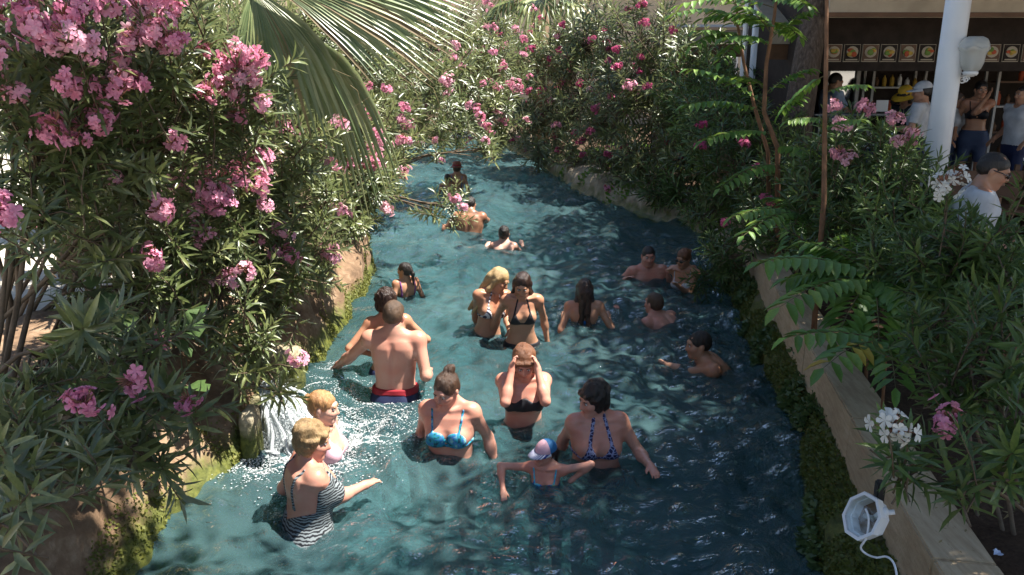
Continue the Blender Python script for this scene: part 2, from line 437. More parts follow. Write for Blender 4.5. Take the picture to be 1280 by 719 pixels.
for (px, py) in [(385, 640), (553, 567), (490, 488), (615, 412), (655, 425), (733, 405), (655, 530), (748, 572), (678, 610), (808, 345), (853, 358), (818, 396), (873, 456), (632, 312), (585, 290), (405, 562), (460, 610), (818, 597), (622, 618), (418, 466), (503, 362)]:
    q = at_z(px, py, 0); RIPPLE_SRC.append((q.x, q.y, .0105 if py > 450 else .008, .13 if py > 450 else .16))
FALL = at_z(352, 540, 0)
RIPPLE_SRC += [(FALL.x+.1, FALL.y+.1, .014, .15), (FALL.x+.25, FALL.y-.15, .010, .11)]
yr = [-5.9]
while yr[-1] < 33.9: yr.append(yr[-1] + (.3 if yr[-1] < 2 else .016+.0028*max(0, yr[-1]-3)))
yr = np.array(yr); nx = 300
u = np.linspace(0, 1, nx)
lx = np.interp(yr, [p.y for p in LP], [p.x for p in LP])-.35; rx = np.interp(yr, [p.y for p in RP], [p.x for p in RP])+.5
X = lx[:, None]+(rx-lx)[:, None]*u[None, :]; Y = np.repeat(yr[:, None], nx, 1)
Z = wave_h(X, Y)+rings(X, Y, RIPPLE_SRC)
V = np.stack([X, Y, Z], -1).reshape(-1, 3); ii = np.arange(len(yr)-1)[:, None]*nx+np.arange(nx-1)[None, :]
Fc = np.stack([ii, ii+1, ii+nx+1, ii+nx], -1).reshape(-1, 4)
tag(obj('water', V, Fc, M_WATER, smooth=True), kind='structure')

# ------------------------------------------------------------------ travertine coping, stone by stone
wall = empty('stone_kerb_wall', tuple(cope_a)); tag(wall, 'long travertine kerb wall between the mossy pool bank and the planting bed', 'wall')
t0 = COPE_S; k = 0
while t0 < COPE_E:
    L = rng.uniform(1.15, 1.5); L = min(L, COPE_E-t0) if COPE_E-t0 > .3 else COPE_E-t0
    c = cdir*(t0+L/2)+cnor*(COPE_W/2+rng.uniform(-.003, .003)); c.z = -COPE_H/2+rng.uniform(-.003, .003)
    rot = Matrix(((cnor.x, cdir.x, 0), (cnor.y, cdir.y, 0), (0, 0, 1)))
    m = MB().box((0, 0, 0), (COPE_W, L-.006, COPE_H), bev=.008)
    o = m.build('coping_stone', M_TRAV, wall); o.matrix_basis = Matrix.Translation(c) @ rot.to_4x4()
    t0 += L+.0
    if L < .3: break
# ------------------------------------------------------------------ people: signed-distance bodies meshed as one surface
def surface_nets(Fd, org, h):
    S = Fd < 0
    nx, ny, nz = Fd.shape
    c = [S[i:nx-1+i, j:ny-1+j, k:nz-1+k] for i in (0, 1) for j in (0, 1) for k in (0, 1)]
    a = c[0].copy(); o_ = c[0].copy()
    for q in c[1:]: a &= q; o_ |= q
    act = o_ & ~a
    I = np.argwhere(act)
    if len(I) == 0: return np.zeros((0, 3)), np.zeros((0, 4), int)
    val = np.stack([Fd[I[:, 0]+i, I[:, 1]+j, I[:, 2]+k] for i in (0, 1) for j in (0, 1) for k in (0, 1)], 1)
    cor = np.array([(i, j, k) for i in (0, 1) for j in (0, 1) for k in (0, 1)], float)
    P = np.zeros((len(I), 3)); N = np.zeros(len(I))
    for e in range(8):
        for b in (1, 2, 4):
            if e & b: continue
            f = e | b; m = (val[:, e] < 0) != (val[:, f] < 0)
            t = val[m, e]/(val[m, e]-val[m, f])
            P[m] += cor[e]+(cor[f]-cor[e])*t[:, None]; N[m] += 1
    V = (I+P/N[:, None])*h+np.asarray(org)
    idx = np.full(act.shape, -1, np.int64); idx[act] = np.arange(len(I))
    FA = []
    for ax in range(3):
        sl = [slice(1, -1)]*3; sl[ax] = slice(0, -1); sh = list(sl); sh[ax] = slice(1, None)
        s0 = S[tuple(sl)]; s1 = S[tuple(sh)]
        E = np.argwhere(s0 != s1)
        if len(E) == 0: continue
        off = np.ones(3, int); off[ax] = 0; E = E+off
        inside = S[E[:, 0], E[:, 1], E[:, 2]]
        u, v = [q for q in range(3) if q != ax]
        def cell(du, dv):
            G = E.copy(); G[:, u] -= du; G[:, v] -= dv; return idx[G[:, 0], G[:, 1], G[:, 2]]
        q = np.stack([cell(1, 1), cell(0, 1), cell(0, 0), cell(1, 0)], 1)
        if ax == 1: flip = inside
        else: flip = ~inside
        q[flip] = q[flip][:, ::-1]
        FA.append(q)
    FA = np.concatenate(FA); FA = FA[(FA >= 0).all(1)]
    return V, FA

class Field:
    def __init__(s, lo, hi, h):
        s.h = h; s.lo = np.asarray(lo, float)-2*h
        s.n = np.ceil((np.asarray(hi)-s.lo)/h).astype(int)+3
        s.F = np.ones(s.n, np.float32); s.ax = [s.lo[i]+h*np.arange(s.n[i]) for i in range(3)]
    def box(s, lo, hi):
        a = np.clip(np.floor((np.asarray(lo)-s.lo)/s.h).astype(int), 0, s.n-1); b = np.clip(np.ceil((np.asarray(hi)-s.lo)/s.h).astype(int)+1, 1, s.n)
        sl = tuple(slice(x, y) for x, y in zip(a, b))
        return sl, s.ax[0][sl[0]][:, None, None], s.ax[1][sl[1]][None, :, None], s.ax[2][sl[2]][None, None, :]
    def put(s, sl, d, k, sub=False):
        A = s.F[sl]; d = d.astype(np.float32)
        if sub: A = -A
        hh = np.maximum(k-np.abs(A-d), 0)/k; m = np.minimum(A, d)-hh*hh*k*.25
        s.F[sl] = -m if sub else m
    def cone(s, a, b, ra, rb, k=.02, sub=False, flat=None):
        a, b = np.asarray(a, float), np.asarray(b, float); pad = max(ra, rb)+k+2*s.h
        sl, X, Y, Z = s.box(np.minimum(a, b)-pad, np.maximum(a, b)+pad)
        d = b-a; L = max(d@d, 1e-9)
        t = np.clip(((X-a[0])*d[0]+(Y-a[1])*d[1]+(Z-a[2])*d[2])/L, 0, 1)
        D = np.sqrt((X-a[0]-t*d[0])**2+(Y-a[1]-t*d[1])**2+(Z-a[2]-t*d[2])**2)-(ra+(rb-ra)*t)
        s.put(sl, D, k, sub)
    def ell(s, c, r, Rm=None, k=.02, sub=False):
        c = np.asarray(c, float); r = np.asarray(r, float); pad = r.max()+k+2*s.h
        sl, X, Y, Z = s.box(c-pad, c+pad); x, y, z = X-c[0], Y-c[1], Z-c[2]
        if Rm is not None:
            x, y, z = (Rm[0, 0]*x+Rm[1, 0]*y+Rm[2, 0]*z, Rm[0, 1]*x+Rm[1, 1]*y+Rm[2, 1]*z, Rm[0, 2]*x+Rm[1, 2]*y+Rm[2, 2]*z)
        k0 = np.sqrt((x/r[0])**2+(y/r[1])**2+(z/r[2])**2); k1 = np.sqrt((x/r[0]**2)**2+(y/r[1]**2)**2+(z/r[2]**2)**2)+1e-6
        s.put(sl, k0*(k0-1)/k1, k, sub)
    def loft(s, T, rows, k=.02):
        """T: 4x4 torso->local; rows (z, half width, half depth, y offset)"""
        rows = np.array(rows); zs = rows[:, 0]; Ti = np.linalg.inv(T)
        c8 = np.array([(x*rows[:, 1].max(), y*rows[:, 2].max()*1.3, z) for x in (-1, 1) for y in (-1, 1) for z in (zs[0], zs[-1])])
        c8 = c8@T[:3, :3].T+T[:3, 3]; sl, X, Y, Z = s.box(c8.min(0)-.05, c8.max(0)+.05)
        x = Ti[0, 0]*X+Ti[0, 1]*Y+Ti[0, 2]*Z+Ti[0, 3]; y = Ti[1, 0]*X+Ti[1, 1]*Y+Ti[1, 2]*Z+Ti[1, 3]; z = Ti[2, 0]*X+Ti[2, 1]*Y+Ti[2, 2]*Z+Ti[2, 3]
        x, y, z = np.broadcast_arrays(x, y, z)
        w = np.interp(z, zs, rows[:, 1]); dp = np.interp(z, zs, rows[:, 2]); yo = np.interp(z, zs, rows[:, 3])
        D = (np.power(np.power(np.abs(x/w), 2.4)+np.power(np.abs((y-yo)/dp), 2.4), 1/2.4)-1)*np.minimum(w, dp)
        D = np.maximum(D, np.maximum(zs[0]-z, z-zs[-1]))
        s.put(sl, D, k)

def rotx(a): c, s = math.cos(a), math.sin(a); return np.array([[1, 0, 0], [0, c, -s], [0, s, c]])
def roty(a): c, s = math.cos(a), math.sin(a); return np.array([[c, 0, s], [0, 1, 0], [-s, 0, c]])
def rotz(a): c, s = math.cos(a), math.sin(a); return np.array([[c, -s, 0], [s, c, 0], [0, 0, 1]])
def ik(a, t, l1, l2, hint):
    a, t, hint = np.asarray(a, float), np.asarray(t, float), np.asarray(hint, float)
    d = t-a; L = np.linalg.norm(d); u = d/max(L, 1e-6); Lc = min(max(L, abs(l1-l2)+.02), l1+l2-.004)
    ca = (l1*l1+Lc*Lc-l2*l2)/(2*l1*Lc); sa = math.sqrt(max(0, 1-ca*ca))
    hp = hint-u*(hint@u); hp /= max(np.linalg.norm(hp), 1e-6)
    return a+u*l1*ca+hp*l1*sa, a+u*Lc

def skin_mat(name, base, red=.35):
    t = NT(name); p = t.obj(); n1 = t.noise(p, 7, 4); n2 = t.noise(p, 120, 2)
    tint = t.n('Attribute', _attribute_name='tint').outputs['Color']
    c = t.ramp(n1, [(.3, base), (.7, (base[0]*.97, base[1]*(1-red*.45), base[2]*(1-red*.5)))])
    col = t.mix(1.0, c.outputs[0], tint, 'MULTIPLY')
    b = t.pbr(col, t.ramp(n1, [(.35, (.24,)*3), (.62, (.58,)*3)]), .42, t.bump(n2, .08, .003), Subsurface_Weight=.08, Subsurface_Scale=.02)
    b.inputs['Subsurface Radius'].default_value = (1, .35, .2)
    return t.done(b)
SKIN = {'fair': skin_mat('fair_skin', (.60, .385, .29)), 'rosy': skin_mat('rosy_skin', (.56, .31, .225), .6), 'tan': skin_mat('tanned_skin', (.44, .245, .15)), 'brown': skin_mat('brown_skin', (.33, .17, .10))}
def hair_mat(name, a, b, rough=.4):
    t = NT(name); p = t.obj(); mp = t.n('Mapping', Vector=p); mp.inputs['Scale'].default_value = (1, 1, .18)
    n = t.noise(mp.outputs[0], 230, 4, .65); n2 = t.noise(mp.outputs[0], 30, 3)
    c = t.ramp(t.math('ADD', t.math('MULTIPLY', n, .6), t.math('MULTIPLY', n2, .4)), [(.35, a), (.65, b)])
    return t.done(t.pbr(c, rough, .5, t.bump(t.math('ADD', n, n2), .8, .01)))
HAIR = {'black': hair_mat('black_hair', (.008, .006, .005), (.028, .02, .016)), 'brown': hair_mat('brown_hair', (.03, .016, .010), (.085, .045, .026)),
        'wet': hair_mat('wet_dark_hair', (.012, .007, .006), (.05, .026, .018), .22), 'blond': hair_mat('blond_hair', (.30, .185, .075), (.58, .41, .20)),
        'sandy': hair_mat('sandy_hair', (.16, .09, .035), (.40, .27, .13)), 'ginger': hair_mat('ginger_blond_hair', (.28, .12, .04), (.55, .31, .14)),
        'auburn': hair_mat('auburn_hair', (.085, .028, .012), (.23, .095, .04)), 'short': hair_mat('short_brown_hair', (.045, .026, .015), (.12, .07, .04), .5)}
def cloth(name, fn):
    t = NT(name); p = t.obj(); return t.done(t.pbr(fn(t, p), .6, .3, t.bump(t.noise(p, 160, 2), .15, .003)))
def c_flat(*c): return lambda t, p: t.ramp(t.noise(p, 12, 3), [(.3, tuple(x*.85 for x in c)), (.7, tuple(min(1, x*1.1) for x in c))])
def c_zebra(t, p):
    w = t.n('TexWave', Vector=p, Scale=19.0, Distortion=7.0, Detail=2.0, _bands_direction='Z'); w.inputs['Detail Scale'].default_value = 1.2
    return t.ramp(w.outputs[1] if False else w.outputs[0], [(.42, (.015, .016, .02)), (.55, (.22, .25, .26))])
def c_stripe(t, p):
    w = t.n('TexWave', Vector=p, Scale=13.0, Distortion=1.5, _bands_direction='DIAGONAL'); return t.ramp(w.outputs[0], [(.42, (.03, .03, .06)), (.5, (.72, .70, .70))])
def c_navy(t, p):
    v = t.n('TexVoronoi', Vector=p, Scale=42, _feature='DISTANCE_TO_EDGE').outputs[0]; return t.ramp(v, [(.05, (.30, .32, .50)), (.14, (.018, .02, .075))])
def c_aqua(t, p):
    n = t.noise(p, 24, 2); return t.ramp(n, [(.36, (.01, .05, .09)), (.46, (.02, .27, .33)), (.55, (.03, .14, .42)), (.64, (.20, .48, .46))])
def c_floral(t, p):
    n = t.noise(p, 30, 2); return t.ramp(n, [(.40, (.03, .10, .45)), (.5, (.06, .38, .62)), (.6, (.10, .50, .50)), (.66, (.6, .5, .1))])
CL = {'zebra': cloth('zebra_print', c_zebra), 'stripe': cloth('striped_fabric', c_stripe), 'navy': cloth('navy_print', c_navy), 'aqua': cloth('aqua_print', c_aqua), 'floral': cloth('blue_floral_print', c_floral),
      'black': cloth('black_fabric', c_flat(.013, .013, .017)), 'blue': cloth('bright_blue_fabric', c_flat(.02, .17, .52)), 'purple': cloth('purple_fabric', c_flat(.17, .05, .22)), 'red': cloth('dark_red_fabric', c_flat(.26, .015, .025)),
      'dnavy': cloth('dark_navy_fabric', c_flat(.018, .025, .07)), 'white': cloth('white_cotton', c_flat(.52, .53, .55)), 'paleblue': cloth('pale_blue_cotton', c_flat(.30, .36, .47)), 'denim': cloth('denim_fabric', c_flat(.04, .06, .12)),
      'yellow': cloth('yellow_straw', c_flat(.62, .36, .03)), 'straw': cloth('reddish_straw', c_flat(.26, .09, .055)), 'greyblue': cloth('grey_blue_fabric', c_flat(.16, .22, .34)), 'pink': cloth('pink_cotton', c_flat(.68, .40, .46)), 'capblue': cloth('blue_cotton', c_flat(.03, .16, .36))}
def c_visor(t, p):
    w = t.n('TexWave', Vector=p, Scale=22.0, Distortion=0.0, _bands_direction='X'); return t.ramp(w.outputs[0], [(.44, (.03, .05, .22)), (.52, (.72, .72, .75))])
CL['visor'] = cloth('striped_visor_cotton', c_visor)
M_EYE_W = plain('eye_white', (.62, .58, .55), .25, .5, var=.03); M_IRIS = plain('eye_iris', (.03, .018, .012), .15, .6, var=.1)
M_LENS = plain('dark_lens', (.008, .008, .010), .08, .8, var=.1, bump=0)
PERSON_GROUP_POOL = 'bathers standing and swimming in the pool'

def tri2(x, z, pts):
    """2-D signed distance (approx) to a convex polygon, pts counter-clockwise"""
    d = -1e3*np.ones_like(x)
    for i in range(len(pts)):
        (x0, z0), (x1, z1) = pts[i], pts[(i+1) % len(pts)]; L = math.hypot(x1-x0, z1-z0)
        d = np.maximum(d, ((x-x0)*(z1-z0)-(z-z0)*(x1-x0))/L)
    return d
def seg2(x, z, a, b, w):
    d = (b[0]-a[0], b[1]-a[1]); L = d[0]**2+d[1]**2; t = np.clip(((x-a[0])*d[0]+(z-a[1])*d[1])/L, 0, 1)
    return np.hypot(x-a[0]-t*d[0], z-a[1]-t*d[1])-w
def region(kind, x, y, z):
    ax = np.abs(x); fr = y-.006; bk = -y-.006        # fr<0: front side; bk<0: back side
    mn, mx = np.minimum, np.maximum
    if kind == 'bandeau': return mn(mx(np.abs(z-1.235)-.047-.012*(np.cos(ax*40)), fr), mx(np.abs(z-1.215)-.02, bk))
    if kind == 'bra':
        cup = mx(np.hypot((ax-.074)/.072, (z-1.228)/.062)*.065-.065, fr); band = np.abs(z-1.182)-.011
        st = mn(mx(seg2(ax, z, (.093, 1.27), (.112, 1.42), .0085), fr), mx(seg2(ax, z, (.112, 1.42), (.09, 1.19), .0085), bk))
        return mn(mn(cup, band), st)
    if kind in ('triangle', 'halter'):
        wv = .012 if kind == 'triangle' else 0.0
        cup = mx(tri2(ax, z, [(.135-wv, 1.178), (.078, 1.325+wv), (.018, 1.178)][::-1]) if False else tri2(ax, z, [(.014, 1.175), (.142-wv, 1.175), (.078, 1.315)]), fr)
        band = np.abs(z-1.178)-.009; st = mx(seg2(ax, z, (.075, 1.30), (.035, 1.46), .008 if kind == 'triangle' else .013), fr)
        return mn(mn(cup, band), st)
    if kind == 'string': return mn(np.abs(z-1.19)-.010, mx(seg2(ax, z, (0, 1.19), (.006, 1.24), .012), bk))
    if kind == 'brief': return mx(z-.955, .775+.62*ax-z)
    if kind == 'trunks': return mx(z-.985, .60-z)
    if kind == 'band': return np.abs(z-.985)-.022
    if kind == 'shorts': return mx(z-1.01, .56-z)
    if kind == 'suit':
        f = mx(mx(z-1.31+.10*np.cos(np.clip(ax*22, 0, 3.1)), .78+.5*ax-z), fr); b = mx(mx(z-1.07-.6*(ax-.04), .78+.3*ax-z), bk)
        st = mn(mx(seg2(ax, z, (.093, 1.27), (.115, 1.42), .012), fr), mx(seg2(ax, z, (.115, 1.42), (.10, 1.16), .012), bk))
        return mn(mn(f, b), st)
    if kind == 'shirt': return mx(mx(z-1.445-.12*ax*0, .90-z), .075-np.hypot(ax*.9, (z-1.475)*.9))
    if kind == 'tank': return mx(mx(z-1.42, .92-z), mn(.085-np.hypot(ax, z-1.46), .3-ax*0))
    raise KeyError(kind)

FEM = [(.74, .075, .07, .01), (.80, .155, .105, .015), (.88, .178, .122, .02), (.94, .170, .115, .012), (1.06, .128, .093, .0), (1.14, .128, .093, -.004), (1.22, .142, .104, -.006), (1.30, .150, .104, .0), (1.37, .150, .086, .008), (1.415, .115, .066, .014), (1.445, .062, .055, .018), (1.48, .04, .04, .02)]
MAL = [(.74, .075, .075, .01), (.80, .150, .105, .01), (.88, .165, .118, .012), (.96, .160, .112, .005), (1.06, .152, .106, -.002), (1.15, .160, .110, -.006), (1.25, .180, .120, -.004), (1.33, .186, .116, .004), (1.39, .176, .092, .01), (1.43, .125, .068, .016), (1.46, .068, .058, .02), (1.49, .045, .045, .02)]

def make_person(label, px, top, wl=None, Y=None, Ht=1.66, sex='f', yaw=0, lean=0, side=0, head=(0, 0, 0), skin='fair', hair=('bob', 'brown'), L=None, Rr=None, girth=1.0, clothes=(), h=.0085,
                floor=-1.08, legs='stand', hat=None, glasses=False, elbow=None, grp=PERSON_GROUP_POOL, bodypx=None, curl=.35, wears_label=None):
    Ht = Ht/UNIT; h = h/UNIT; s = Ht/1.7
    if Y is None: Y = at_z(px, wl, 0).y
    htop = at_y(px, top, Y)
    yw = R(yaw); RZ = rotz(yw)
    # torso frame: lean forward about the pelvis (towards -y), sideways about y
    piv = np.array([0, .0, .92]); TR = roty(R(side))@rotx(R(lean))
    T = np.eye(4); T[:3, :3] = TR; T[:3, 3] = piv-TR@piv
    tp = lambda q: T[:3, :3]@np.asarray(q, float)+T[:3, 3]
    hy, hp_, hr = head; HR = TR@rotz(R(hy))@rotx(R(hp_))@roty(R(hr))
    if legs == 'swim' or lean > 35: HR = rotx(R(min(lean, 12)))@rotz(R(hy))@rotx(R(hp_))@roty(R(hr))
    neck = tp((0, .022, 1.465)); hc = neck+HR@np.array([0, -.012, .112]); HM = np.eye(4); HM[:3, :3] = HR; HM[:3, 3] = hc
    hm = lambda q: HR@np.asarray(q, float)+hc
    ht_loc = hc+np.array([0, 0, .122])
    # where the person's origin stands in the world (head top goes where the picture shows it)
    org = np.array(htop)-RZ@(ht_loc*s)
    to_loc = lambda w: (RZ.T@(np.asarray(w, float)-org))/s
    root = empty('person', tuple(org), yw)
    tag(root, label, 'person', grp)
    male = sex == 'm'; sw = .192 if male else .162; sw *= (.92+.08*girth) if girth > 1 else 1
    g = girth; am = (1.12 if male else .92)*(.55+.45*g)
    rows = [(z, w*(g if .78 < z < 1.40 else (1+(g-1)*.4)), d*(g if .78 < z < 1.40 else (1+(g-1)*.4)), yo) for z, w, d, yo in (MAL if male else FEM)]
    fl = (floor-org[2])/s
    # ---- limbs
    J = {}
    for sg, spec, nm in ((1, L, 'L'), (-1, Rr, 'R')):
        sh = tp((sg*sw, .008, 1.385))
        if spec is None: tgt = tp((sg*(sw+.10), -.10, .92))
        elif spec[0] == 'px': tgt = to_loc(at_z(spec[1], spec[2], spec[3] if len(spec) > 3 else .0))
        elif spec[0] == 'pd': tgt = to_loc(at_y(spec[1], spec[2], Y+spec[3]))
        else: tgt = np.asarray(spec[1:4], float); tgt = tp((tgt[0]*sg, tgt[1], tgt[2]))
        dv = tgt-sh; dn = dv/max(np.linalg.norm(dv), 1e-6)
        hint = np.array([sg*.22, .7, -.5]) if elbow is None else np.array([sg*elbow[0], elbow[1], elbow[2]])
        tgt_w = tgt-dn*.05 if spec is None or spec[0] != 'px' else tgt-dn*.09
        el, wr = ik(sh, tgt_w, .285, .25, hint); J[nm] = (sh, el, wr)
    K = {}
    for sg in (1, -1):
        hip = np.array([sg*.092*(.8+.2*g), .012, .865])
        if legs == 'swim': ft = hip+np.array([sg*.05, .62, -.42]); kn, ank = ik(hip, ft, .42, .40, (0, -.3, -1))
        elif legs == 'sit': ft = np.array([sg*.12, -.42, fl+.07]); kn, ank = ik(hip, ft, .42, .42, (0, -.6, 1))
        else:
            ft = np.array([sg*.12, .0, max(fl+.075, .08-.9)]); 
            if ft[2] < .05: ft[2] = .05
            kn, ank = ik(hip, ft, .415, .405, (sg*.15, -1, .1))
        K[sg] = (hip, kn, ank)
    pts = [hc+np.array([0, 0, .13]), hc-np.array([0, 0, .13])]+[q for v in J.values() for q in v]+[v[2]+(v[2]-v[1])*.85 for v in J.values()]+[q for v in K.values() for q in v]+[tp((x*.25*g, y*.2*g, z)) for x in (-1, 1) for y in (-1, 1) for z in (.74, 1.45)]+[v[2]+np.array([0, -.24, -.09]) for v in K.values()]
    pts = np.array(pts); hh = h/s
    F = Field(pts.min(0)-.06, pts.max(0)+.06, hh)
    F.loft(T, rows, .02)
    for sg in (1, -1):
        hip, kn, ank = K[sg]
        F.cone(hip, kn, .086*(.5+.5*g), .054, .05); F.cone(kn, ank, .052, .034, .03)
        mid = kn+(ank-kn)*.3+np.array([0, .018, 0]); F.cone(mid, kn+(ank-kn)*.55+np.array([0, .008, 0]), .044, .034, .03)
        fd = np.array([sg*.12, -1, -.15]) if legs != 'swim' else np.array([0, .7, -.7]); fd = fd/np.linalg.norm(fd)
        if legs != 'sit' or True:
            F.cone(ank+np.array([0, .02, -.045]), ank+fd*.10+np.array([0, 0, -.03]), .028, .030, .03); F.cone(ank+fd*.10+np.array([0, 0, -.03]), ank+fd*.17+np.array([0, 0, -.035]), .032, .020, .03)
        F.ell(tp((sg*.07, .075*g, .86)), (.085*g, .075*g, .09), k=.05)      # seat
    if not male:
        b = g
        for sg in (1, -1):
            F.ell(tp((sg*.074*(.7+.3*b), -.088*b, 1.235-.012*(b-1))), (.066*b**.7, .052*b**.9, .062*b**.7), TR, .035)
    else:
        for sg in (1, -1): F.ell(tp((sg*.082, -.072*g, 1.285)), (.085, .045, .062), TR, .04)
        if g > 1.1: F.ell(tp((0, -.05*g, 1.04)), (.14*g, .10*g, .13), TR, .06)
    # back: spine furrow, shoulder blades, collar bones
    for sg in (1, -1):
        F.ell(tp((sg*.085, .078*(.5+.5*g), 1.30)), (.06, .03, .08), TR, .04)
        F.cone(tp((sg*.022, -.062, 1.415)), tp((sg*sw*.86, -.030, 1.425)), .010, .012, .025)
        F.cone(tp((sg*.03, .03, 1.475)), tp((sg*sw*.8, .018, 1.405)), .030, .036, .045)
    F.cone(tp((0, .125*g, 1.36)), tp((0, .118*g, 1.02)), .012, .014, .03, sub=True)
    F.ell(tp((0, -.115*g, 1.055)), (.010, .02, .014), TR, .012, sub=True)
    Ftorso = F.F.copy()
    for nm, sg in (('L', 1), ('R', -1)):
        sh, el, wr = J[nm]
        F.ell(sh+np.array([0, 0, .0]), (.056*am, .056*am, .058*am), k=.045)
        F.cone(sh, el, .048*am, .037*am, .035)
    Fshirt = F.F.copy()
    for nm, sg in (('L', 1), ('R', -1)):
        sh, el, wr = J[nm]
        u = (wr-el)/np.linalg.norm(wr-el)
        F.cone(el, el+u*.08, .037*am, .040*am, .025); F.cone(el+u*.06, wr, .040*am, .0255*am, .025)
        # hand
        ref = np.array([0, 0, -1.0]) if abs(u[2]) < .8 else np.array([sg*-1.0, 0, 0])
        n_ = ref-u*(ref@u); n_ /= np.linalg.norm(n_); w_ = np.cross(u, n_)*(-sg)
        if (w_@np.array([sg, 0, 0])) > 0: w_ = -w_       # thumb side towards the body
        hs = .93 if male else .86
        Rm = np.stack([w_, n_, u], 1)
        F.cone(wr, wr+u*.03, .0255*am, .025, .02); F.ell(wr+u*.055*hs, (.041*hs, .017*hs, .056*hs), Rm, .018)
        for q, (off, ln) in enumerate(((.030, .066), (.011, .076), (-.009, .071), (-.027, .055))):
            b0 = wr+(u*.095+w_*off)*hs; d1 = u*math.cos(curl*.6)+n_*math.sin(curl*.6)+w_*(off*1.6); d2 = u*math.cos(curl*1.6)+n_*math.sin(curl*1.6)+w_*(off*1.8)
            m0 = b0+d1*ln*.5*hs; F.cone(b0, m0, .0092, .0088, .006); F.cone(m0, m0+d2*ln*.5*hs, .0088, .0072, .005)
        t0 = wr+(u*.035+w_*.030)*hs; t1 = t0+(u*.7+w_*.62+n_*.25)*.035*hs; F.cone(t0, t1, .013, .0105, .012); F.cone(t1, t1+(u*.92+w_*.25+n_*.2)*.032*hs, .0102, .008, .006)
    # neck and head
    nr = .060 if male else .050
    F.cone(tp((0, .02, 1.43)), hm((0, .012, -.06)), nr*1.06, nr*.96, .03)
    F.ell(hm((0, .016, .030)), (.075, .096, .086), HR, .02)
    F.ell(hm((0, -.030, -.040)), (.0585 if male else .055, .066, .078), HR, .035)
    F.ell(hm((0, -.072, -.098)), (.026 if male else .021, .020, .018), HR, .03)
    F.cone(hm((.052, .0, -.055)), hm((.020, -.070, -.098)), .020, .014, .03); F.cone(hm((-.052, .0, -.055)), hm((-.020, -.070, -.098)), .020, .014, .03)
    F.cone(hm((.034, -.070, -.030)), hm((.045, -.05, -.025)), .022, .02, .03); F.cone(hm((-.034, -.070, -.030)), hm((-.045, -.05, -.025)), .022, .02, .03)
    for sg in (1, -1): F.ell(hm((sg*.031, -.104, .006)), (.019, .014, .012), HR, .02, sub=True)
    F.cone(hm((.03, -.082, .030)), hm((-.03, -.082, .030)), .012, .012, .02)
    F.cone(hm((0, -.092, .012)), hm((0, -.112, -.030)), .008, .0125, .012); F.ell(hm((0, -.100, -.036)), (.018, .012, .009), HR, .012)
    F.ell(hm((0, -.092, -.062)), (.022, .009, .0055), HR, .008); F.ell(hm((0, -.090, -.073)), (.019, .009, .006), HR, .008)
    for sg in (1, -1): F.ell(hm((sg*.077, .012, -.012)), (.011, .020, .031), HR, .01)
    V, Q = surface_nets(F.F, F.lo, hh)
    me = mesh_data('body', V*s, Q, [SKIN[skin]], True)
    # colour of lips, cheeks, darker eye sockets and weather-reddened shoulders as a vertex attribute
    hl = (V-hc)@HR; tint = np.ones((len(V), 4), np.float32)
    def spot(c, r, col, P_=None):
        P0 = hl if P_ is None else P_
        wgt = np.exp(-(((P0-np.array(c))/np.array(r))**2).sum(1))[:, None]; tint[:, :3] *= 1-wgt*(1-np.array(col))
    spot((0, -.100, -.067), (.022, .02, .0095), (.75, .42, .45) if not male else (.85, .6, .6))
    for sg in (1, -1): spot((sg*.040, -.085, -.030), (.02, .03, .02), (1, .80, .80)); spot((sg*.031, -.092, .005), (.016, .02, .008), (.62, .55, .55))
    spot((0, -.115, -.035), (.012, .02, .012), (1, .78, .76))
    tl = (V-T[:3, 3])@TR
    for sg in (1, -1): spot((sg*sw, 0, 1.40), (.09, .12, .08), (1, .86, .82), tl)
    spot((0, -.09, 1.36), (.10, .08, .08), (1, .83, .80), tl)
    if male:
        for sg in (1, -1): spot((sg*.088, -.118*g, 1.275), (.013, .03, .013), (.55, .40, .38), tl)
    if male and hair[0] != 'none':      # shaved beard shadow is real stubble colour
        spot((0, -.06, -.085), (.055, .06, .035), (.80, .76, .76))
    ca = me.color_attributes.new('tint', 'FLOAT_COLOR', 'POINT'); ca.data.foreach_set('color', tint.ravel())
    inst('body', me, root)
    # ---- eyes and brows
    for sg in (1, -1):
        c = hm((sg*.031, -.0865, .006)); Mb = MB(); Mb.ell(c*s, (.0125*s, .008*s, .0085*s), 10, Matrix(HR.tolist())); e = Mb.build('eye', M_EYE_W, root, True)
        Mb = MB(); Mb.ell(hm((sg*.031, -.0925, .005))*s, (.0062*s, .0035*s, .0068*s), 8, Matrix(HR.tolist())); Mb.build('iris', M_IRIS, e, True)
        Mb = MB(); Mb.tube([hm((sg*.014, -.0965, .021))*s, hm((sg*.030, -.096, .0275))*s, hm((sg*.048, -.084, .022))*s], [.0030*s, .0038*s, .0022*s], 6); Mb.build('eyebrow', HAIR[hair[1]], root, True)
    # ---- clothes
    for (kind, cmat, nm, base, off) in clothes:
        src = Fshirt if base == 'arm' else Ftorso
        z0, z1 = (.70, 1.52) if kind not in ('trunks', 'shorts', 'brief') else (.45, 1.05)
        c8 = np.array([tp((x*.34*g, y*.30*g, z)) for x in (-1, 1) for y in (-1, 1) for z in (z0, z1)])
        if base == 'arm': c8 = np.vstack([c8, J['L'][1][None], J['R'][1][None]])
        if kind in ('trunks', 'shorts', 'brief'): c8 = np.vstack([c8, [K[1][1]], [K[-1][1]], [K[1][1]+.08], [K[-1][1]-.08]])
        sl, X, Yg, Z = F.box(c8.min(0)-.04, c8.max(0)+.04); Ti = np.linalg.inv(T)
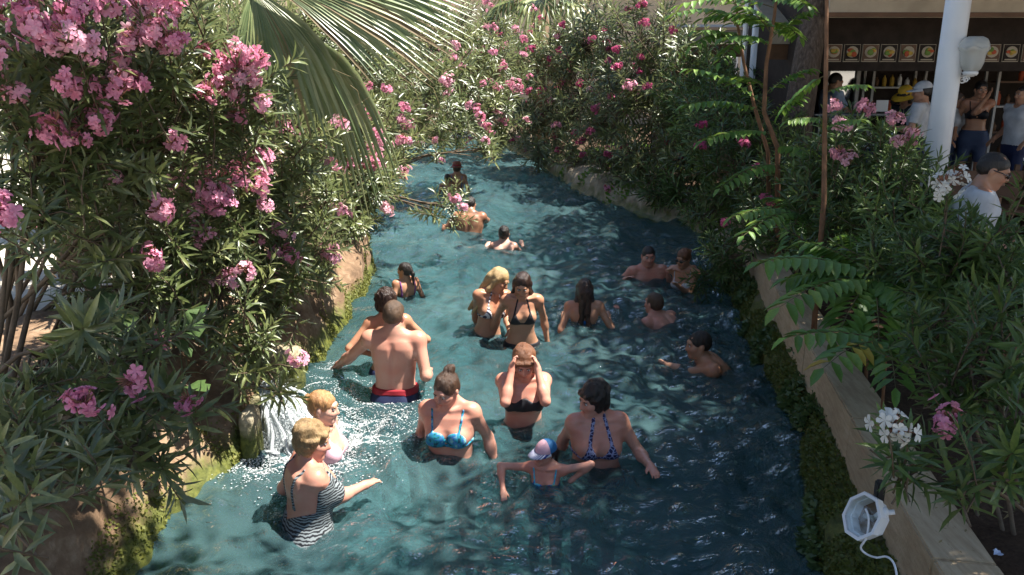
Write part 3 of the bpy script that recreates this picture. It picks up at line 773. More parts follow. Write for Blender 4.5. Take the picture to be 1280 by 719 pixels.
        if kind in ('trunks', 'shorts') and legs == 'sit':
            x, y, z = X, Yg, np.where(Z < .97, .8, 2.0)+0*X
        else: x = Ti[0, 0]*X+Ti[0, 1]*Yg+Ti[0, 2]*Z+Ti[0, 3]; y = Ti[1, 0]*X+Ti[1, 1]*Yg+Ti[1, 2]*Z+Ti[1, 3]; z = Ti[2, 0]*X+Ti[2, 1]*Yg+Ti[2, 2]*Z+Ti[2, 3]
        x, y, z = np.broadcast_arrays(x, y, z)
        A = np.maximum(src[sl]-off/s, region(kind, x, y, z))
        if base == 'arm':   # sleeves stop above the elbow
            for k_ in ('L', 'R'):
                sh, el, wr = J[k_]; d = el-sh; L2 = d@d; tt = ((X-sh[0])*d[0]+(Yg-sh[1])*d[1]+(Z-sh[2])*d[2])/L2
                near = np.sqrt((X-sh[0]-tt*d[0])**2+(Yg-sh[1]-tt*d[1])**2+(Z-sh[2]-tt*d[2])**2)
                cut = np.where((near < .085) & (tt > .45), (tt-.72)*.28, -1.0); A = np.maximum(A, cut)
        A = np.pad(A, 1, constant_values=1.0)
        V2, Q2 = surface_nets(A, np.array([F.ax[i][sl[i].start]-hh for i in range(3)]), hh)
        if len(V2): inst(nm, mesh_data(nm, V2*s, Q2, [CL[cmat]], True), root)
    # ---- hair
    style, hcol = hair; hs_ = .0068/s
    ext = {'long': .48, 'wetlong': .46, 'pony': .30}.get(style, .22)
    G = Field((-.15, -.16, -ext), (.15, .19, .21), hs_)
    top_r = (.0825, .104, .094) if style != 'short' else (.0775, .0995, .0895)
    G.ell((0, .018, .031), top_r, k=.01)
    if style == 'short': G.ell((0, .035, -.005), (.0765, .080, .070), k=.02)
    elif style in ('bun', 'highbun'):
        G.ell((0, .035, -.010), (.078, .082, .075), k=.02)
        if style == 'bun': G.ell((0, .118, .035), (.040, .034, .040), k=.012); G.ell((.02, .128, .05), (.02, .018, .02), k=.01)
        else: G.ell((0, .085, .115), (.042, .040, .034), k=.012); G.ell((.018, .10, .135), (.02, .02, .018), k=.01)
    elif style == 'pony':
        G.ell((0, .035, -.010), (.078, .082, .075), k=.02); G.cone((0, .105, .02), (0, .135, -.06), .026, .03, .02); G.cone((0, .135, -.06), (.0, .125, -.22), .028, .012, .02)
    elif style == 'bob':
        G.ell((0, .030, -.035), (.094, .092, .098), k=.03)
        for sg in (1, -1): G.cone((sg*.074, -.03, .04), (sg*.082, -.018, -.075), .026, .024, .03)
        G.cone((.05, -.078, .062), (-.05, -.078, .062), .020, .020, .02); G.ell((0, .03, .055), (.088, .10, .085), k=.02)
    elif style == 'crop':
        G.ell((0, .032, -.025), (.090, .092, .088), k=.03); G.ell((0, .03, .05), (.092, .104, .088), k=.02)
        for sg in (1, -1): G.cone((sg*.072, -.02, .03), (sg*.078, .0, -.05), .022, .02, .03)
        G.cone((.045, -.074, .068), (-.045, -.074, .062), .018, .02, .02)
    elif style in ('long', 'wetlong'):
        G.ell((0, .035, -.020), (.082, .085, .085), k=.03)
        for sg in (1, -1):
            G.cone((sg*.070, .0, .02), (sg*.078, .015, -.12), .024, .026, .03); G.cone((sg*.078, .015, -.12), (sg*(.085 if style == 'long' else .06), .03 if style == 'long' else .075, -ext+.05), .028, .014, .03)
            G.cone((sg*.03, .09, -.02), (sg*.035, .095, -ext+.03), .045, .018, .03)
    # face opening, then strand relief
    G.ell((0, -.135, -.065), (.070 if style not in ('bob', 'long', 'crop') else .062, .10, .115), k=.012, sub=True)
    if style in ('short', 'bun', 'highbun', 'pony', 'wetlong'): G.ell((0, -.135, -.0), (.064, .085, .070), k=.012, sub=True)
    for sg in (1, -1):
        if style in ('short', 'bun', 'highbun', 'pony'): G.ell((sg*.082, .004, -.025), (.020, .026, .036), k=.008, sub=True)
    if style == 'short': G.ell((0, -.03, -.10), (.12, .11, .075), k=.01, sub=True)
    X, Yg, Z = np.meshgrid(*G.ax, indexing='ij'); an = np.arctan2(X, Yg-.02)
    amp = {'short': .0016, 'crop': .0042, 'bob': .0026}.get(style, .0022); hr_ = np.random.RandomState(int(px)); wv = 0
    for _k in range(9):
        kx, ky, kz = hr_.normal(size=3)*np.array([75, 75, 32]); wv = wv+np.sin(X*kx+Yg*ky+Z*kz+hr_.uniform(0, 6.3)+1.6*np.sin(Z*hr_.uniform(20, 50)+an*hr_.uniform(1, 4)))*hr_.uniform(.2, .6)
    G.F += (amp*wv).astype(np.float32)
    if hat is None or style in ('pony', 'bob', 'crop', 'long'):
        V3, Q3 = surface_nets(np.pad(G.F, 1, constant_values=1.), G.lo-hs_, hs_)
        inst('hair', mesh_data('hair', (V3@HR.T+hc)*s, Q3, [HAIR[hcol]], True), root)
    else:
        V3, Q3 = surface_nets(np.pad(np.maximum(G.F, Z-.045), 1, constant_values=1.), G.lo-hs_, hs_)
        inst('hair', mesh_data('hair', (V3@HR.T+hc)*s, Q3, [HAIR[hcol]], True), root)
    HM4 = Matrix.Translation(Vector(hc*s)) @ Matrix(HR.tolist()).to_4x4() @ Matrix.Diagonal((s, s, s, 1))
    def hpart(mb, nm, m, par=root, sm=True): 
        o = mb.build(nm, m, par, sm); o.matrix_basis = HM4 if par is root else Matrix(); return o
    if hat:
        kind, c1, c2, c3 = hat
        def dome(r, z0, a0, a1, n=20, squash=1.0):
            v = []; f = []; m = 8
            for i in range(m+1):
                th = (math.pi/2)*i/m
                for k in range(n+1):
                    a = a0+(a1-a0)*k/n; v.append((r[0]*math.cos(th)*math.cos(a), .018+r[1]*math.cos(th)*math.sin(a), z0+r[2]*math.sin(th)*squash))
            for i in range(m):
                for k in range(n): q = i*(n+1)+k; f.append((q, q+1, q+n+2, q+n+1))
            return MB().add(v, f)
        if kind == 'cap':
            hpart(dome((.092, .113, .098), .035, -math.pi*.98, -math.pi*.02), 'cap_front', CL[c1]); hpart(dome((.092, .113, .098), .035, -math.pi*.02, math.pi*1.02), 'cap_back', CL[c2])
            v = []; f = []; n = 14
            for k in range(n+1):
                a = math.pi+math.pi*k/n; x = .090*math.cos(a); y = .018+.113*math.sin(a)
                v += [(x, y, .040), (x*1.02, y-.085*abs(math.sin(a))**.6, .026-.02*abs(math.cos(a))), (x*1.02, y-.085*abs(math.sin(a))**.6, .020-.02*abs(math.cos(a))), (x, y, .033)]
            for k in range(n):
                for j in range(4): f.append((k*4+j, k*4+(j+1) % 4, k*4+4+(j+1) % 4, k*4+4+j))
            hpart(MB().add(v, f), 'visor', CL[c3])
        else:
            br = .19 if kind == 'sunhat' else .16
            mb = MB().lathe([(br, .012), (br*.8, .030), (.098, .046), (.094, .06), (.090, .11), (.070, .142), (.03, .152), (.0, .153)], 24, (0, .018, 0), (1, 1.12)); hpart(mb, 'hat', CL[c1])
            hpart(MB().lathe([(.0965, .047), (.098, .05), (.0955, .072), (.094, .074)], 24, (0, .018, 0), (1, 1.12)), 'hat_band', CL[c2])
    if glasses:
        mb = MB()
        for sg in (1, -1): mb.ell((sg*.033, -.103, .004), (.027, .009, .021), 12)
        mb.tube([(-.01, -.108, .008), (.01, -.108, .008)], .004, 6)
        for sg in (1, -1): mb.tube([(sg*.058, -.098, .008), (sg*.079, -.05, .010), (sg*.083, .01, .004)], .004, 6)
        hpart(mb, 'sunglasses', M_LENS)
    return root, J, s

def top_(kind, m, nm='bikini_top'): return (kind, m, nm, 'torso', .006)
def bot_(kind, m, nm='bikini_bottom'): return (kind, m, nm, 'torso', .006)
bikini = lambda k, m: (top_(k, m), bot_('brief', m))
trunks = lambda m, w: (('trunks', m, 'swim_trunks', 'torso', .014), ('band', w, 'waistband', 'torso', .017))
import time as _t; _t0 = _t.time()
PEOPLE = [
 dict(label='woman with ginger blond bun in profile beside the splashing spout', px=403, top=489, wl=566, Ht=1.62, yaw=85, head=(0, 8, 0), skin='fair', hair=('bun', 'ginger'), L=('loc', .22, -.25, 1.02), Rr=('loc', .22, -.25, 1.02), clothes=(('suit', 'pink', 'swimsuit', 'torso', .005),), curl=.6),
 dict(label='woman with tousled sandy hair in zebra print swimsuit reaching one arm over the water', px=389, top=528, wl=640, Ht=1.60, yaw=118, lean=6, head=(-25, 8, 0), skin='rosy', hair=('crop', 'sandy'), girth=1.42, Rr=('px', 466, 608, .03), L=('loc', .28, -.15, 1.0), clothes=(('suit', 'zebra', 'swimsuit', 'torso', .006),)),
 dict(label='woman with dark topknot in aqua print bikini looking down, arms under water', px=557, top=466, wl=570, Ht=1.66, yaw=-8, lean=4, head=(-22, 20, 4), skin='rosy', hair=('highbun', 'brown'), girth=1.24, L=('loc', .34, .02, .86), Rr=('loc', .30, .02, .86), clothes=bikini('bra', 'aqua')),
 dict(label='bare-backed man in navy trunks with red waistband, one arm out to the water', px=492, top=375, wl=487, Ht=1.80, yaw=176, sex='m', lean=2, head=(-8, 12, 0), skin='rosy', hair=('short', 'short'), L=('px', 414, 464, .02), Rr=('loc', .24, -.16, 1.04), clothes=trunks('dnavy', 'red')),
 dict(label='woman with wet dark hair and hand on hip behind the man in navy trunks', px=481, top=361, wl=462, Ht=1.64, yaw=196, head=(20, 12, 0), skin='tan', hair=('crop', 'wet'), L=('loc', .17, -.05, 1.03), Rr=('loc', .22, -.2, 1.0), clothes=(top_('string', 'dnavy'), bot_('brief', 'dnavy')), elbow=(1, .5, -.1)),
 dict(label='girl with dark ponytail and purple swimsuit near the left rock wall', px=505, top=328, wl=366, Ht=1.35, yaw=-150, head=(40, 5, 0), skin='tan', hair=('pony', 'black'), clothes=(('suit', 'purple', 'swimsuit', 'torso', .006),), h=.010),
 dict(label='long-haired blond woman in striped bikini leaning towards her friend', px=624, top=335, wl=414, Ht=1.66, yaw=24, lean=5, side=7, head=(42, 22, 5), skin='tan', hair=('long', 'blond'), girth=.95, Rr=('px', 597, 428, -.2), L=('loc', .18, -.18, 1.0), clothes=bikini('triangle', 'stripe')),
 dict(label='woman in black triangle bikini with long wet hair looking down at the water', px=653, top=341, wl=426, Ht=1.68, yaw=2, lean=4, head=(-6, 24, 3), skin='tan', hair=('wetlong', 'wet'), girth=.97, Rr=('px', 606, 428, -.12), L=('px', 686, 436, -.15), clothes=bikini('triangle', 'black')),
 dict(label='woman seen from behind with long wet hair over a blue bikini string', px=731, top=348, wl=405, Ht=1.64, yaw=180, head=(0, 4, 0), skin='tan', hair=('wetlong', 'wet'), L=('px', 701, 403, -.02), Rr=('px', 764, 400, -.02), clothes=bikini('string', 'blue')),
 dict(label='woman in black bandeau bikini raising both hands to her auburn fringe', px=655, top=434, wl=530, Ht=1.64, yaw=2, lean=4, head=(0, 24, 0), skin='rosy', hair=('bob', 'auburn'), girth=1.12, L=('loc', .083, -.165, 1.585), Rr=('loc', .083, -.165, 1.585), clothes=bikini('bandeau', 'black'), elbow=(.28, -.35, -1), curl=1.3),
 dict(label='woman with short black hair in navy print halter bikini, arms spread low', px=743, top=478, wl=572, Ht=1.64, yaw=6, lean=6, head=(-68, 12, 0), skin='rosy', hair=('crop', 'black'), girth=1.30, L=('px', 822, 597, -.01), Rr=('px', 692, 588, -.28), clothes=bikini('halter', 'navy')),
 dict(label='small child in striped visor cap and blue floral swimsuit, arms out on the water', px=681, top=551, wl=608, Ht=1.12, yaw=-12, lean=6, head=(-48, 4, 4), skin='rosy', hair=('pony', 'black'), L=('px', 723, 606, .0), Rr=('px', 620, 620, .0), clothes=bikini('bra', 'floral'), hat=('cap', 'pink', 'capblue', 'visor'), girth=.95, h=.0075, elbow=(1, .2, .3)),
 dict(label='dark-haired man smiling, sunk to the chest beside the woman in sunglasses', px=811, top=308, wl=345, Ht=1.78, sex='m', yaw=12, lean=5, head=(-12, 2, 0), skin='rosy', hair=('short', 'black'), girth=1.15, L=('px', 840, 352, -.02), Rr=('px', 778, 354, -.02), clothes=trunks('dnavy', 'dnavy'), h=.011),
 dict(label='woman in dark sunglasses and white bikini leaning by the mossy bank', px=855, top=311, wl=357, Ht=1.64, yaw=-35, lean=12, head=(-10, 5, 0), skin='tan', hair=('bun', 'auburn'), L=('px', 842, 362, .02), Rr=('px', 834, 340, .12), clothes=bikini('bra', 'white'), glasses=True, h=.010),
 dict(label='man swimming away with only head and shoulder above water', px=818, top=365, wl=394, Ht=1.76, sex='m', yaw=-140, lean=55, head=(-5, -10, 0), skin='rosy', hair=('short', 'short'), legs='swim', Rr=('px', 780, 386, -.14), L=('px', 766, 393, -.045), clothes=trunks('dnavy', 'dnavy'), h=.011),
 dict(label='black-haired man swimming in profile close to the mossy bank', px=874, top=414, wl=455, Ht=1.76, sex='m', yaw=-85, lean=50, head=(0, -5, 0), skin='tan', hair=('short', 'black'), legs='swim', Rr=('px', 820, 446, -.14), L=('px', 814, 452, -.05), clothes=trunks('dnavy', 'dnavy'), h=.010),
 dict(label='dark-haired woman swimming away in the middle of the pool, pale shoulders out', px=630, top=282, wl=311, Ht=1.64, yaw=176, lean=30, head=(0, -5, 0), skin='fair', hair=('bun', 'black'), legs='swim', L=('px', 604, 309, -.02), Rr=('px', 655, 306, -.02), clothes=bikini('string', 'white'), h=.013),
 dict(label='broad tanned man bending forward under the overhanging oleander branch', px=588, top=246, wl=290, Ht=1.80, sex='m', yaw=172, lean=16, head=(0, 20, 0), skin='brown', hair=('short', 'black'), girth=1.2, L=('px', 552, 286, .0), Rr=('px', 612, 276, .05), clothes=trunks('dnavy', 'dnavy'), h=.013),
 dict(label='person in reddish straw hat and grey blue swimsuit, back turned', px=571, top=203, wl=241, Ht=1.66, yaw=178, head=(0, 5, 0), skin='tan', hair=('bun', 'brown'), clothes=(('suit', 'greyblue', 'swimsuit', 'torso', .006),), hat=('hat', 'straw', 'red', None), h=.014),
 dict(label='dark-haired child beside the person in the straw hat', px=559, top=217, wl=242, Ht=1.30, yaw=182, head=(0, 5, 0), skin='tan', hair=('short', 'black'), clothes=(('suit', 'greyblue', 'swimsuit', 'torso', .006),), h=.014),
 dict(label='distant bather glimpsed through the oleander branches, leaning forward', px=503, top=193, wl=222, Ht=1.68, yaw=150, lean=25, head=(0, 10, 0), skin='rosy', hair=('short', 'short'), clothes=trunks('dnavy', 'dnavy'), sex='m', h=.016),
 dict(label='swimmer whose outstretched pale hands show just under the water', px=606, top=800, wl=815, Ht=1.68, yaw=178, lean=62, head=(0, 0, 0), skin='fair', hair=('bun', 'brown'), legs='swim', L=('px', 590, 712, -.10), Rr=('px', 603, 700, -.07), clothes=bikini('string', 'black'), h=.010),
]
for P_ in PEOPLE: make_person(**P_)
CF = LAND_R+.02
GC = 'people on the cafe terrace'
CAFE = [
 dict(label='cafe worker in pale blue shirt behind the display counter', px=1046, top=91, Y=11.6, Ht=1.80, sex='m', yaw=95, lean=6, head=(0, 15, 0), skin='tan', hair=('short', 'black'), L=('loc', .20, -.42, 1.12), Rr=('loc', .20, -.45, 1.10), clothes=(('shirt', 'paleblue', 'shirt', 'arm', .014), ('shorts', 'black', 'trousers', 'torso', .015))),
 dict(label='customer in wide yellow sun hat leaning at the cafe counter', px=1133, top=110, Y=10.3, Ht=1.60, yaw=-60, lean=8, head=(0, 18, 0), skin='tan', hair=('bob', 'black'), clothes=(('shirt', 'black', 'shirt', 'arm', .014), ('shorts', 'denim', 'shorts', 'torso', .015)), hat=('sunhat', 'yellow', 'yellow', None)),
 dict(label='man in white cap and white tee with a dark bag strap at the counter', px=1154, top=102, Y=9.9, Ht=1.76, sex='m', yaw=-125, head=(5, 8, 0), skin='tan', hair=('short', 'black'), L=('loc', .22, -.32, 1.08), clothes=(('shirt', 'white', 'shirt', 'arm', .014), ('shorts', 'dnavy', 'shorts', 'torso', .015)), hat=('cap', 'white', 'white', 'white')),
 dict(label='woman in dark bikini top and denim shorts eating by the shelves', px=1228, top=101, Y=10.7, Ht=1.70, yaw=-25, head=(15, 5, 0), skin='tan', hair=('bun', 'black'), L=('loc', .06, -.22, 1.50), clothes=(top_('bra', 'black'), ('shorts', 'denim', 'shorts', 'torso', .012))),
 dict(label='woman in pale top standing just behind the white column', px=1198, top=113, Y=10.9, Ht=1.62, yaw=40, head=(10, 8, 0), skin='tan', hair=('wetlong', 'brown'), L=('loc', .10, -.30, 1.32), clothes=(('shirt', 'white', 'shirt', 'arm', .010), ('shorts', 'denim', 'shorts', 'torso', .012))),
 dict(label='seated man in white polo shirt and sunglasses on the terrace', px=1246, top=191, Y=5.3, Ht=1.74, sex='m', yaw=62, lean=12, head=(0, 12, 0), skin='tan', hair=('short', 'black'), girth=1.15, legs='sit', L=('loc', .16, -.36, 1.05), Rr=('loc', .16, -.36, 1.05), clothes=(('shirt', 'white', 'shirt', 'arm', .014), ('shorts', 'dnavy', 'trousers', 'torso', .012)), glasses=True),
 dict(label='standing customer in white shirt by the drinks shelves at the cafe', px=1281, top=106, Y=10.0, Ht=1.68, yaw=-80, head=(0, 5, 0), skin='tan', hair=('short', 'black'), sex='m', clothes=(('shirt', 'white', 'shirt', 'arm', .014), ('shorts', 'dnavy', 'shorts', 'torso', .012))),
]
for P_ in CAFE: make_person(floor=CF, grp=GC, h=.011, **P_)
print('people', _t.time()-_t0)
# ------------------------------------------------------------------ leaves, shoots and flowers (shared meshes)
def leaf_geo(base, d, up, L, W, droop=.25, fold=.25):
    d = Vector(d).normalized(); side = d.cross(Vector(up)); side = side.normalized() if side.length > 1e-4 else Vector((1, 0, 0)); nrm = side.cross(d)
    pts = []
    for t in (0, .33, .70, 1.0): pts.append(Vector(base)+d*L*t-Vector((0, 0, 1))*(droop*L*t*t))
    v = [pts[0], pts[1]-side*W*.48+nrm*W*fold, pts[1], pts[1]+side*W*.48+nrm*W*fold, pts[2]-side*W*.40+nrm*W*fold*.8, pts[2], pts[2]+side*W*.40+nrm*W*fold*.8, pts[3]]
    f = [(0, 2, 1), (0, 3, 2), (1, 2, 5, 4), (2, 3, 6, 5), (4, 5, 7), (5, 6, 7)]
    return v, f
def leaf_mesh(L, W, droop, m, name='leaf'):
    v, f = leaf_geo((0, 0, 0), (0, 1, 0), (0, 0, 1), L, W, droop); return mesh_data(name, v, f, [m], True)
def shoot_layout(seed, Ls=.30, whorls=8):
    """positions of the leaves on one oleander shoot: (base, direction, length)"""
    r = random.Random(seed); out = []; bend = Vector((r.uniform(-.25, .25), r.uniform(-.25, .25), 0))
    for w in range(whorls):
        u = (w+.6)/whorls; z = Ls*u; c = bend*(u*u*Ls)+Vector((0, 0, z)); a0 = w*math.pi/3+r.uniform(-.2, .2)
        for k in range(3):
            if r.random() < .07: continue
            a = a0+k*2*math.pi/3+r.uniform(-.25, .25); el = R(5+62*u**1.4+r.uniform(-14, 14))
            out.append((c, Vector((math.cos(a)*math.cos(el), math.sin(a)*math.cos(el), math.sin(el))), r.uniform(.105, .150)*(1-.35*(u > .9))))
    return out, bend
def shoot_mesh(seed, m, Ls=.30, whorls=8, lw=.155, with_leaves=True):
    r = random.Random(seed+99); lay, bend = shoot_layout(seed, Ls, whorls); mb = MB()
    if with_leaves:
        for b, d, L in lay:
            v, f = leaf_geo(b, d, (0, 0, 1), L, L*lw*r.uniform(.85, 1.15), r.uniform(.05, .35)); mb.add(v, f)
    nl = len(mb.f)
    mb.tube([Vector((0, 0, -.05)), bend*(.25*Ls)*.5+Vector((0, 0, Ls*.5)), bend*Ls+Vector((0, 0, Ls))], [.0045, .004, .002], 4, False)
    return mesh_data('leafy_shoot', mb.v, mb.f, [m, M_BARK_TW], True, [0]*nl+[1]*(len(mb.f)-nl)), lay
def flower_geo(mb, c, ax, r, rr):
    ax = Vector(ax).normalized(); u = ax.orthogonal().normalized(); w = ax.cross(u); a0 = rr.uniform(0, 6.3)
    for k in range(5):
        a = a0+k*2*math.pi/5; d = u*math.cos(a)+w*math.sin(a); t = ax.cross(d)
        v = [c, c+d*r*.55+t*r*.34+ax*r*.22, c+d*r*1.0+t*r*.30+ax*r*.16, c+d*r*1.08-t*r*.10+ax*r*.10, c+d*r*.85-t*r*.36+ax*r*.22, c+d*r*.4-t*r*.22+ax*r*.16]
        mb.add(v, [(0, 1, 2, 3), (0, 3, 4, 5)])
def cluster_mesh(seed, m, n=21, R0=.050, fr=.0245, double=False):
    r = random.Random(seed); mb = MB(); stk = []; n = int(n*r.uniform(.45, 1.1)); sq = Vector((r.uniform(.75, 1.35), r.uniform(.75, 1.35), r.uniform(.6, 1.15))); lob = [Vector((r.uniform(-1, 1), r.uniform(-1, 1), r.uniform(-.3, .6)))*R0*.8 for _ in range(3)]
    for i in range(n):
        th = math.acos(1-1.55*r.random()); a = r.uniform(0, 6.3); d = Vector((math.sin(th)*math.cos(a), math.sin(th)*math.sin(a), math.cos(th)))
        q = d*R0*r.uniform(.25, 1.05); q = Vector((q.x*sq.x, q.y*sq.y, q.z*sq.z))+lob[i % 3]*r.uniform(.4, 1); stk.append(q); flower_geo(mb, q, d+Vector((r.uniform(-.35, .35), r.uniform(-.35, .35), r.uniform(-.2, .3))), fr*r.uniform(.8, 1.15), r)
        if double: flower_geo(mb, q+d*.004, d, fr*.6, r)
    nf = len(mb.f)
    for q in stk: mb.tube([Vector((0, 0, -.035)), q*.5, q], [.0022, .0018, .0012], 3, False)
    for i in range(7):
        a = r.uniform(0, 6.3); d = Vector((math.cos(a)*.6, math.sin(a)*.6, .8)); mb.tube([d*.01, d*R0*.8, d*R0*1.1], [.002, .004, .0015], 4, False)
    return mesh_data('flower_cluster', mb.v, mb.f, [m, M_STALK], True, [0]*nf+[1]*(len(mb.f)-nf))
M_STALK = plain('flower_stalk', (.22, .10, .06), .7, .3, var=.3)
def variants(m, lw=.155): return [shoot_mesh(i*7+3, m, Ls=(.26, .30, .34, .24, .30)[i % 5], whorls=(7, 8, 9, 6, 8)[i % 5], lw=lw)[0] for i in range(6)]
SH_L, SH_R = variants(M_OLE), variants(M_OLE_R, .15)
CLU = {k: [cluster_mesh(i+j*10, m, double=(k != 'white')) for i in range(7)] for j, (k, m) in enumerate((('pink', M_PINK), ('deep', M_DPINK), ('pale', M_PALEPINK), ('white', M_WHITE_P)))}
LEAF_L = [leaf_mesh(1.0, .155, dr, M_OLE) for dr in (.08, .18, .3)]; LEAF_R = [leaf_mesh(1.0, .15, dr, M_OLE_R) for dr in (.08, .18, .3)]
STEM_ONLY = {}
def frame(pos, d, roll, sc=1.0):
    d = Vector(d).normalized(); q = d.to_track_quat('Z', 'Y'); return Matrix.Translation(pos) @ (q @ Quaternion((0, 0, 1), roll)).to_matrix().to_4x4() @ Matrix.Diagonal((sc, sc, sc, 1))

NSHOOT = 0
def oleander(label, base, blobs, shoots, dens=1.0, flowers=(), fcol='pink', fprob=.0, big_leaves=False, right=False, sc=1.0, seed=1, group='oleander shrubs round the pool', thick=.016, updir=.45, cat='shrub', cap=290):
    """blobs (px, py, depth, radius px); shoots fill them, stems run from the base to every blob"""
    global NSHOOT
    r = random.Random(seed); root = empty('oleander_shrub', tuple(base)); tag(root, label, cat, group); B = Vector(base)
    C = [(at_d(px, py, D), rp*D/F_PX) for px, py, D, rp in blobs]
    tot = sum(rr**2 for _, rr in C); jobs = []
    for c, rr in C:
        for i in range(max(3, int(shoots*rr**2/tot))):
            while True:
                o = Vector((r.uniform(-1, 1), r.uniform(-1, 1), r.uniform(-1, 1)))
                if .25 < o.length < 1: break
            o = o.normalized()*(o.length**.55)
            jobs.append((c+o*rr*.92, o, c, None))
    for f in flowers:
        p = at_d(*f[:3]); c, rr = min(C, key=lambda q: (q[0]-p).length); o = (p-c).normalized() if (p-c).length > .02 else Vector((0, 0, 1))
        for k in range(f[3] if len(f) > 3 else 1):
            j = Vector((r.uniform(-1, 1), r.uniform(-1, 1), r.uniform(-1, 1)))*.055*(k > 0)*f[2]/3.5; jobs.append((p+j, o*.4+Vector((-.1, -.45, .5)), c, f[4] if len(f) > 4 else fcol))
    sm = MB(); tw = []
    rootp = []
    for c, rr in C:
        b0 = Vector((r.uniform(-.18, .18), r.uniform(-.18, .18), -.06)); e = c-B; m1 = b0.lerp(e, .35)+Vector((r.uniform(-.1, .1), r.uniform(-.1, .1), .12)); m2 = b0.lerp(e, .7)+Vector((r.uniform(-.08, .08), r.uniform(-.08, .08), .12))
        sm.tube([b0, m1, m2, e], [thick, thick*.8, thick*.6, thick*.38], 6, False); rootp.append((m2, e))
    ml = SH_R if right else SH_L
    for i, (p, o, c, fl) in enumerate(jobs):
        if p.z < .12: continue
        d = o*.75+Vector((r.uniform(-.3, .3), r.uniform(-.3, .3), updir)); S = sc*r.uniform(.8, 1.15); d.normalize()
        a, b = rootp[min(range(len(C)), key=lambda q: (C[q][0]-c).length)]; s0 = a.lerp(b, r.uniform(.3, 1)); pe = p-d*.28*S*.5-B
        sm.tube([s0, s0.lerp(pe, .6)+Vector((0, 0, .03)), pe], [.007*sc, .005*sc, .004*sc], 3, False)
        M = frame(pe, d, r.uniform(0, 6.3), S); vi = r.randrange(6); NSHOOT += 1
        if fl or r.random() < fprob:
            col = fl or (fcol if r.random() < .75 else ('pale' if fcol != 'deep' else 'pink'))
            tip = pe+d*.33*S; inst('flower_cluster', CLU[col][r.randrange(7)], root, frame(tip, d*.6+Vector((r.uniform(-.3, .3), -.5, .5)), r.uniform(0, 6), r.uniform(.9, 1.25)*(sc**.5)))
        if big_leaves:
            key = (right, vi)
            if key not in STEM_ONLY: STEM_ONLY[key] = shoot_mesh(vi*7+3, M_OLE_R if right else M_OLE, Ls=(.26, .30, .34, .24, .30)[vi % 5], whorls=(7, 8, 9, 6, 8)[vi % 5], with_leaves=False)
            me, lay = STEM_ONLY[key]; so = inst('leafy_shoot', me, root, M)
            for lb, ld, L in lay:
                x = ld.normalized(); side = x.cross(Vector((0, 0, 1))).normalized(); up = side.cross(x)
                Lm = Matrix(((side.x, x.x, up.x), (side.y, x.y, up.y), (side.z, x.z, up.z))).to_4x4()
                inst('leaf', (LEAF_R if right else LEAF_L)[r.randrange(3)], so, Matrix.Translation(lb) @ Lm @ Matrix.Diagonal((L*r.uniform(.95, 1.2), L, L, 1)))
        else:
            inst('leafy_shoot', ml[vi], root, M)
    sm.build('branches', M_BARK_TW, root, True)
    return root

ZL = LAND_L
def lb(x, y): return (x, y, ZL*(1-.35*smooth(10, 16, y))-.02)
# -- left bank
oleander('oleander thick with big pink flower heads, highest on the left bank', lb(-2.6, 3.7), [(55, 55, 3.6, 95), (170, 50, 3.9, 95), (55, 170, 3.6, 90), (180, 175, 4.0, 95), (270, 105, 4.4, 85), (-40, 225, 3.5, 50), (50, 262, 3.5, 40), (130, 290, 3.7, 55)], 250,
         flowers=[(95, 70, 3.35, 4), (70, 55, 3.35, 2), (105, 112, 3.3, 3), (15, 132, 3.3, 3), (250, 35, 3.9, 2), (195, 60, 3.6, 2), (245, 100, 4.0, 1), (312, 115, 4.1, 3), (270, 160, 4.0, 2), (185, 128, 3.6, 2), (130, 178, 3.5, 3), (60, 165, 3.4, 1), (100, 232, 3.4, 1), (38, 300, 3.2, 2), (215, 98, 3.7, 2), (305, 185, 4.2, 2), (225, 210, 3.9, 1), (290, 95, 4.2, 1), (150, 15, 3.6, 2), (45, 20, 3.4, 1), (110, 90, 3.3, 2), (75, 95, 3.3, 2), (125, 60, 3.4, 2), (20, 60, 3.3, 2), (205, 75, 3.6, 2), (230, 60, 3.8, 1), (180, 95, 3.6, 1), (150, 150, 3.5, 2), (115, 165, 3.4, 2), (90, 205, 3.4, 1), (320, 130, 4.1, 2), (295, 120, 4.1, 2), (285, 150, 4.1, 1), (320, 165, 4.2, 1), (75, 215, 3.4, 1), (15, 115, 3.2, 2), (100, 5, 3.4, 2)], seed=3)
oleander('oleander with sparse pink flowers hanging over the lit rock wall', lb(-2.35, 5.2), [(260, 260, 4.6, 85), (335, 195, 5.0, 75), (365, 300, 5.2, 70), (280, 365, 4.8, 75), (205, 320, 4.3, 70), (355, 385, 5.3, 42), (150, 380, 4.1, 70), (310, 440, 4.9, 45), (390, 250, 5.7, 50), (345, 480, 4.9, 22)], 270,
         flowers=[(272, 285, 4.3, 2), (245, 305, 4.3, 1), (312, 240, 4.6, 3), (322, 265, 4.6, 1), (300, 380, 4.5, 2), (210, 352, 4.0, 1), (215, 295, 4.0, 1), (405, 345, 5.4, 1), (350, 345, 4.9, 1), (352, 315, 4.9, 1), (165, 250, 3.9, 1), (285, 275, 4.3, 2), (258, 295, 4.3, 1), (325, 240, 4.6, 2), (318, 285, 4.6, 1), (300, 255, 4.5, 1), (215, 300, 4.0, 1), (345, 315, 4.9, 1)], seed=4, fprob=.03)
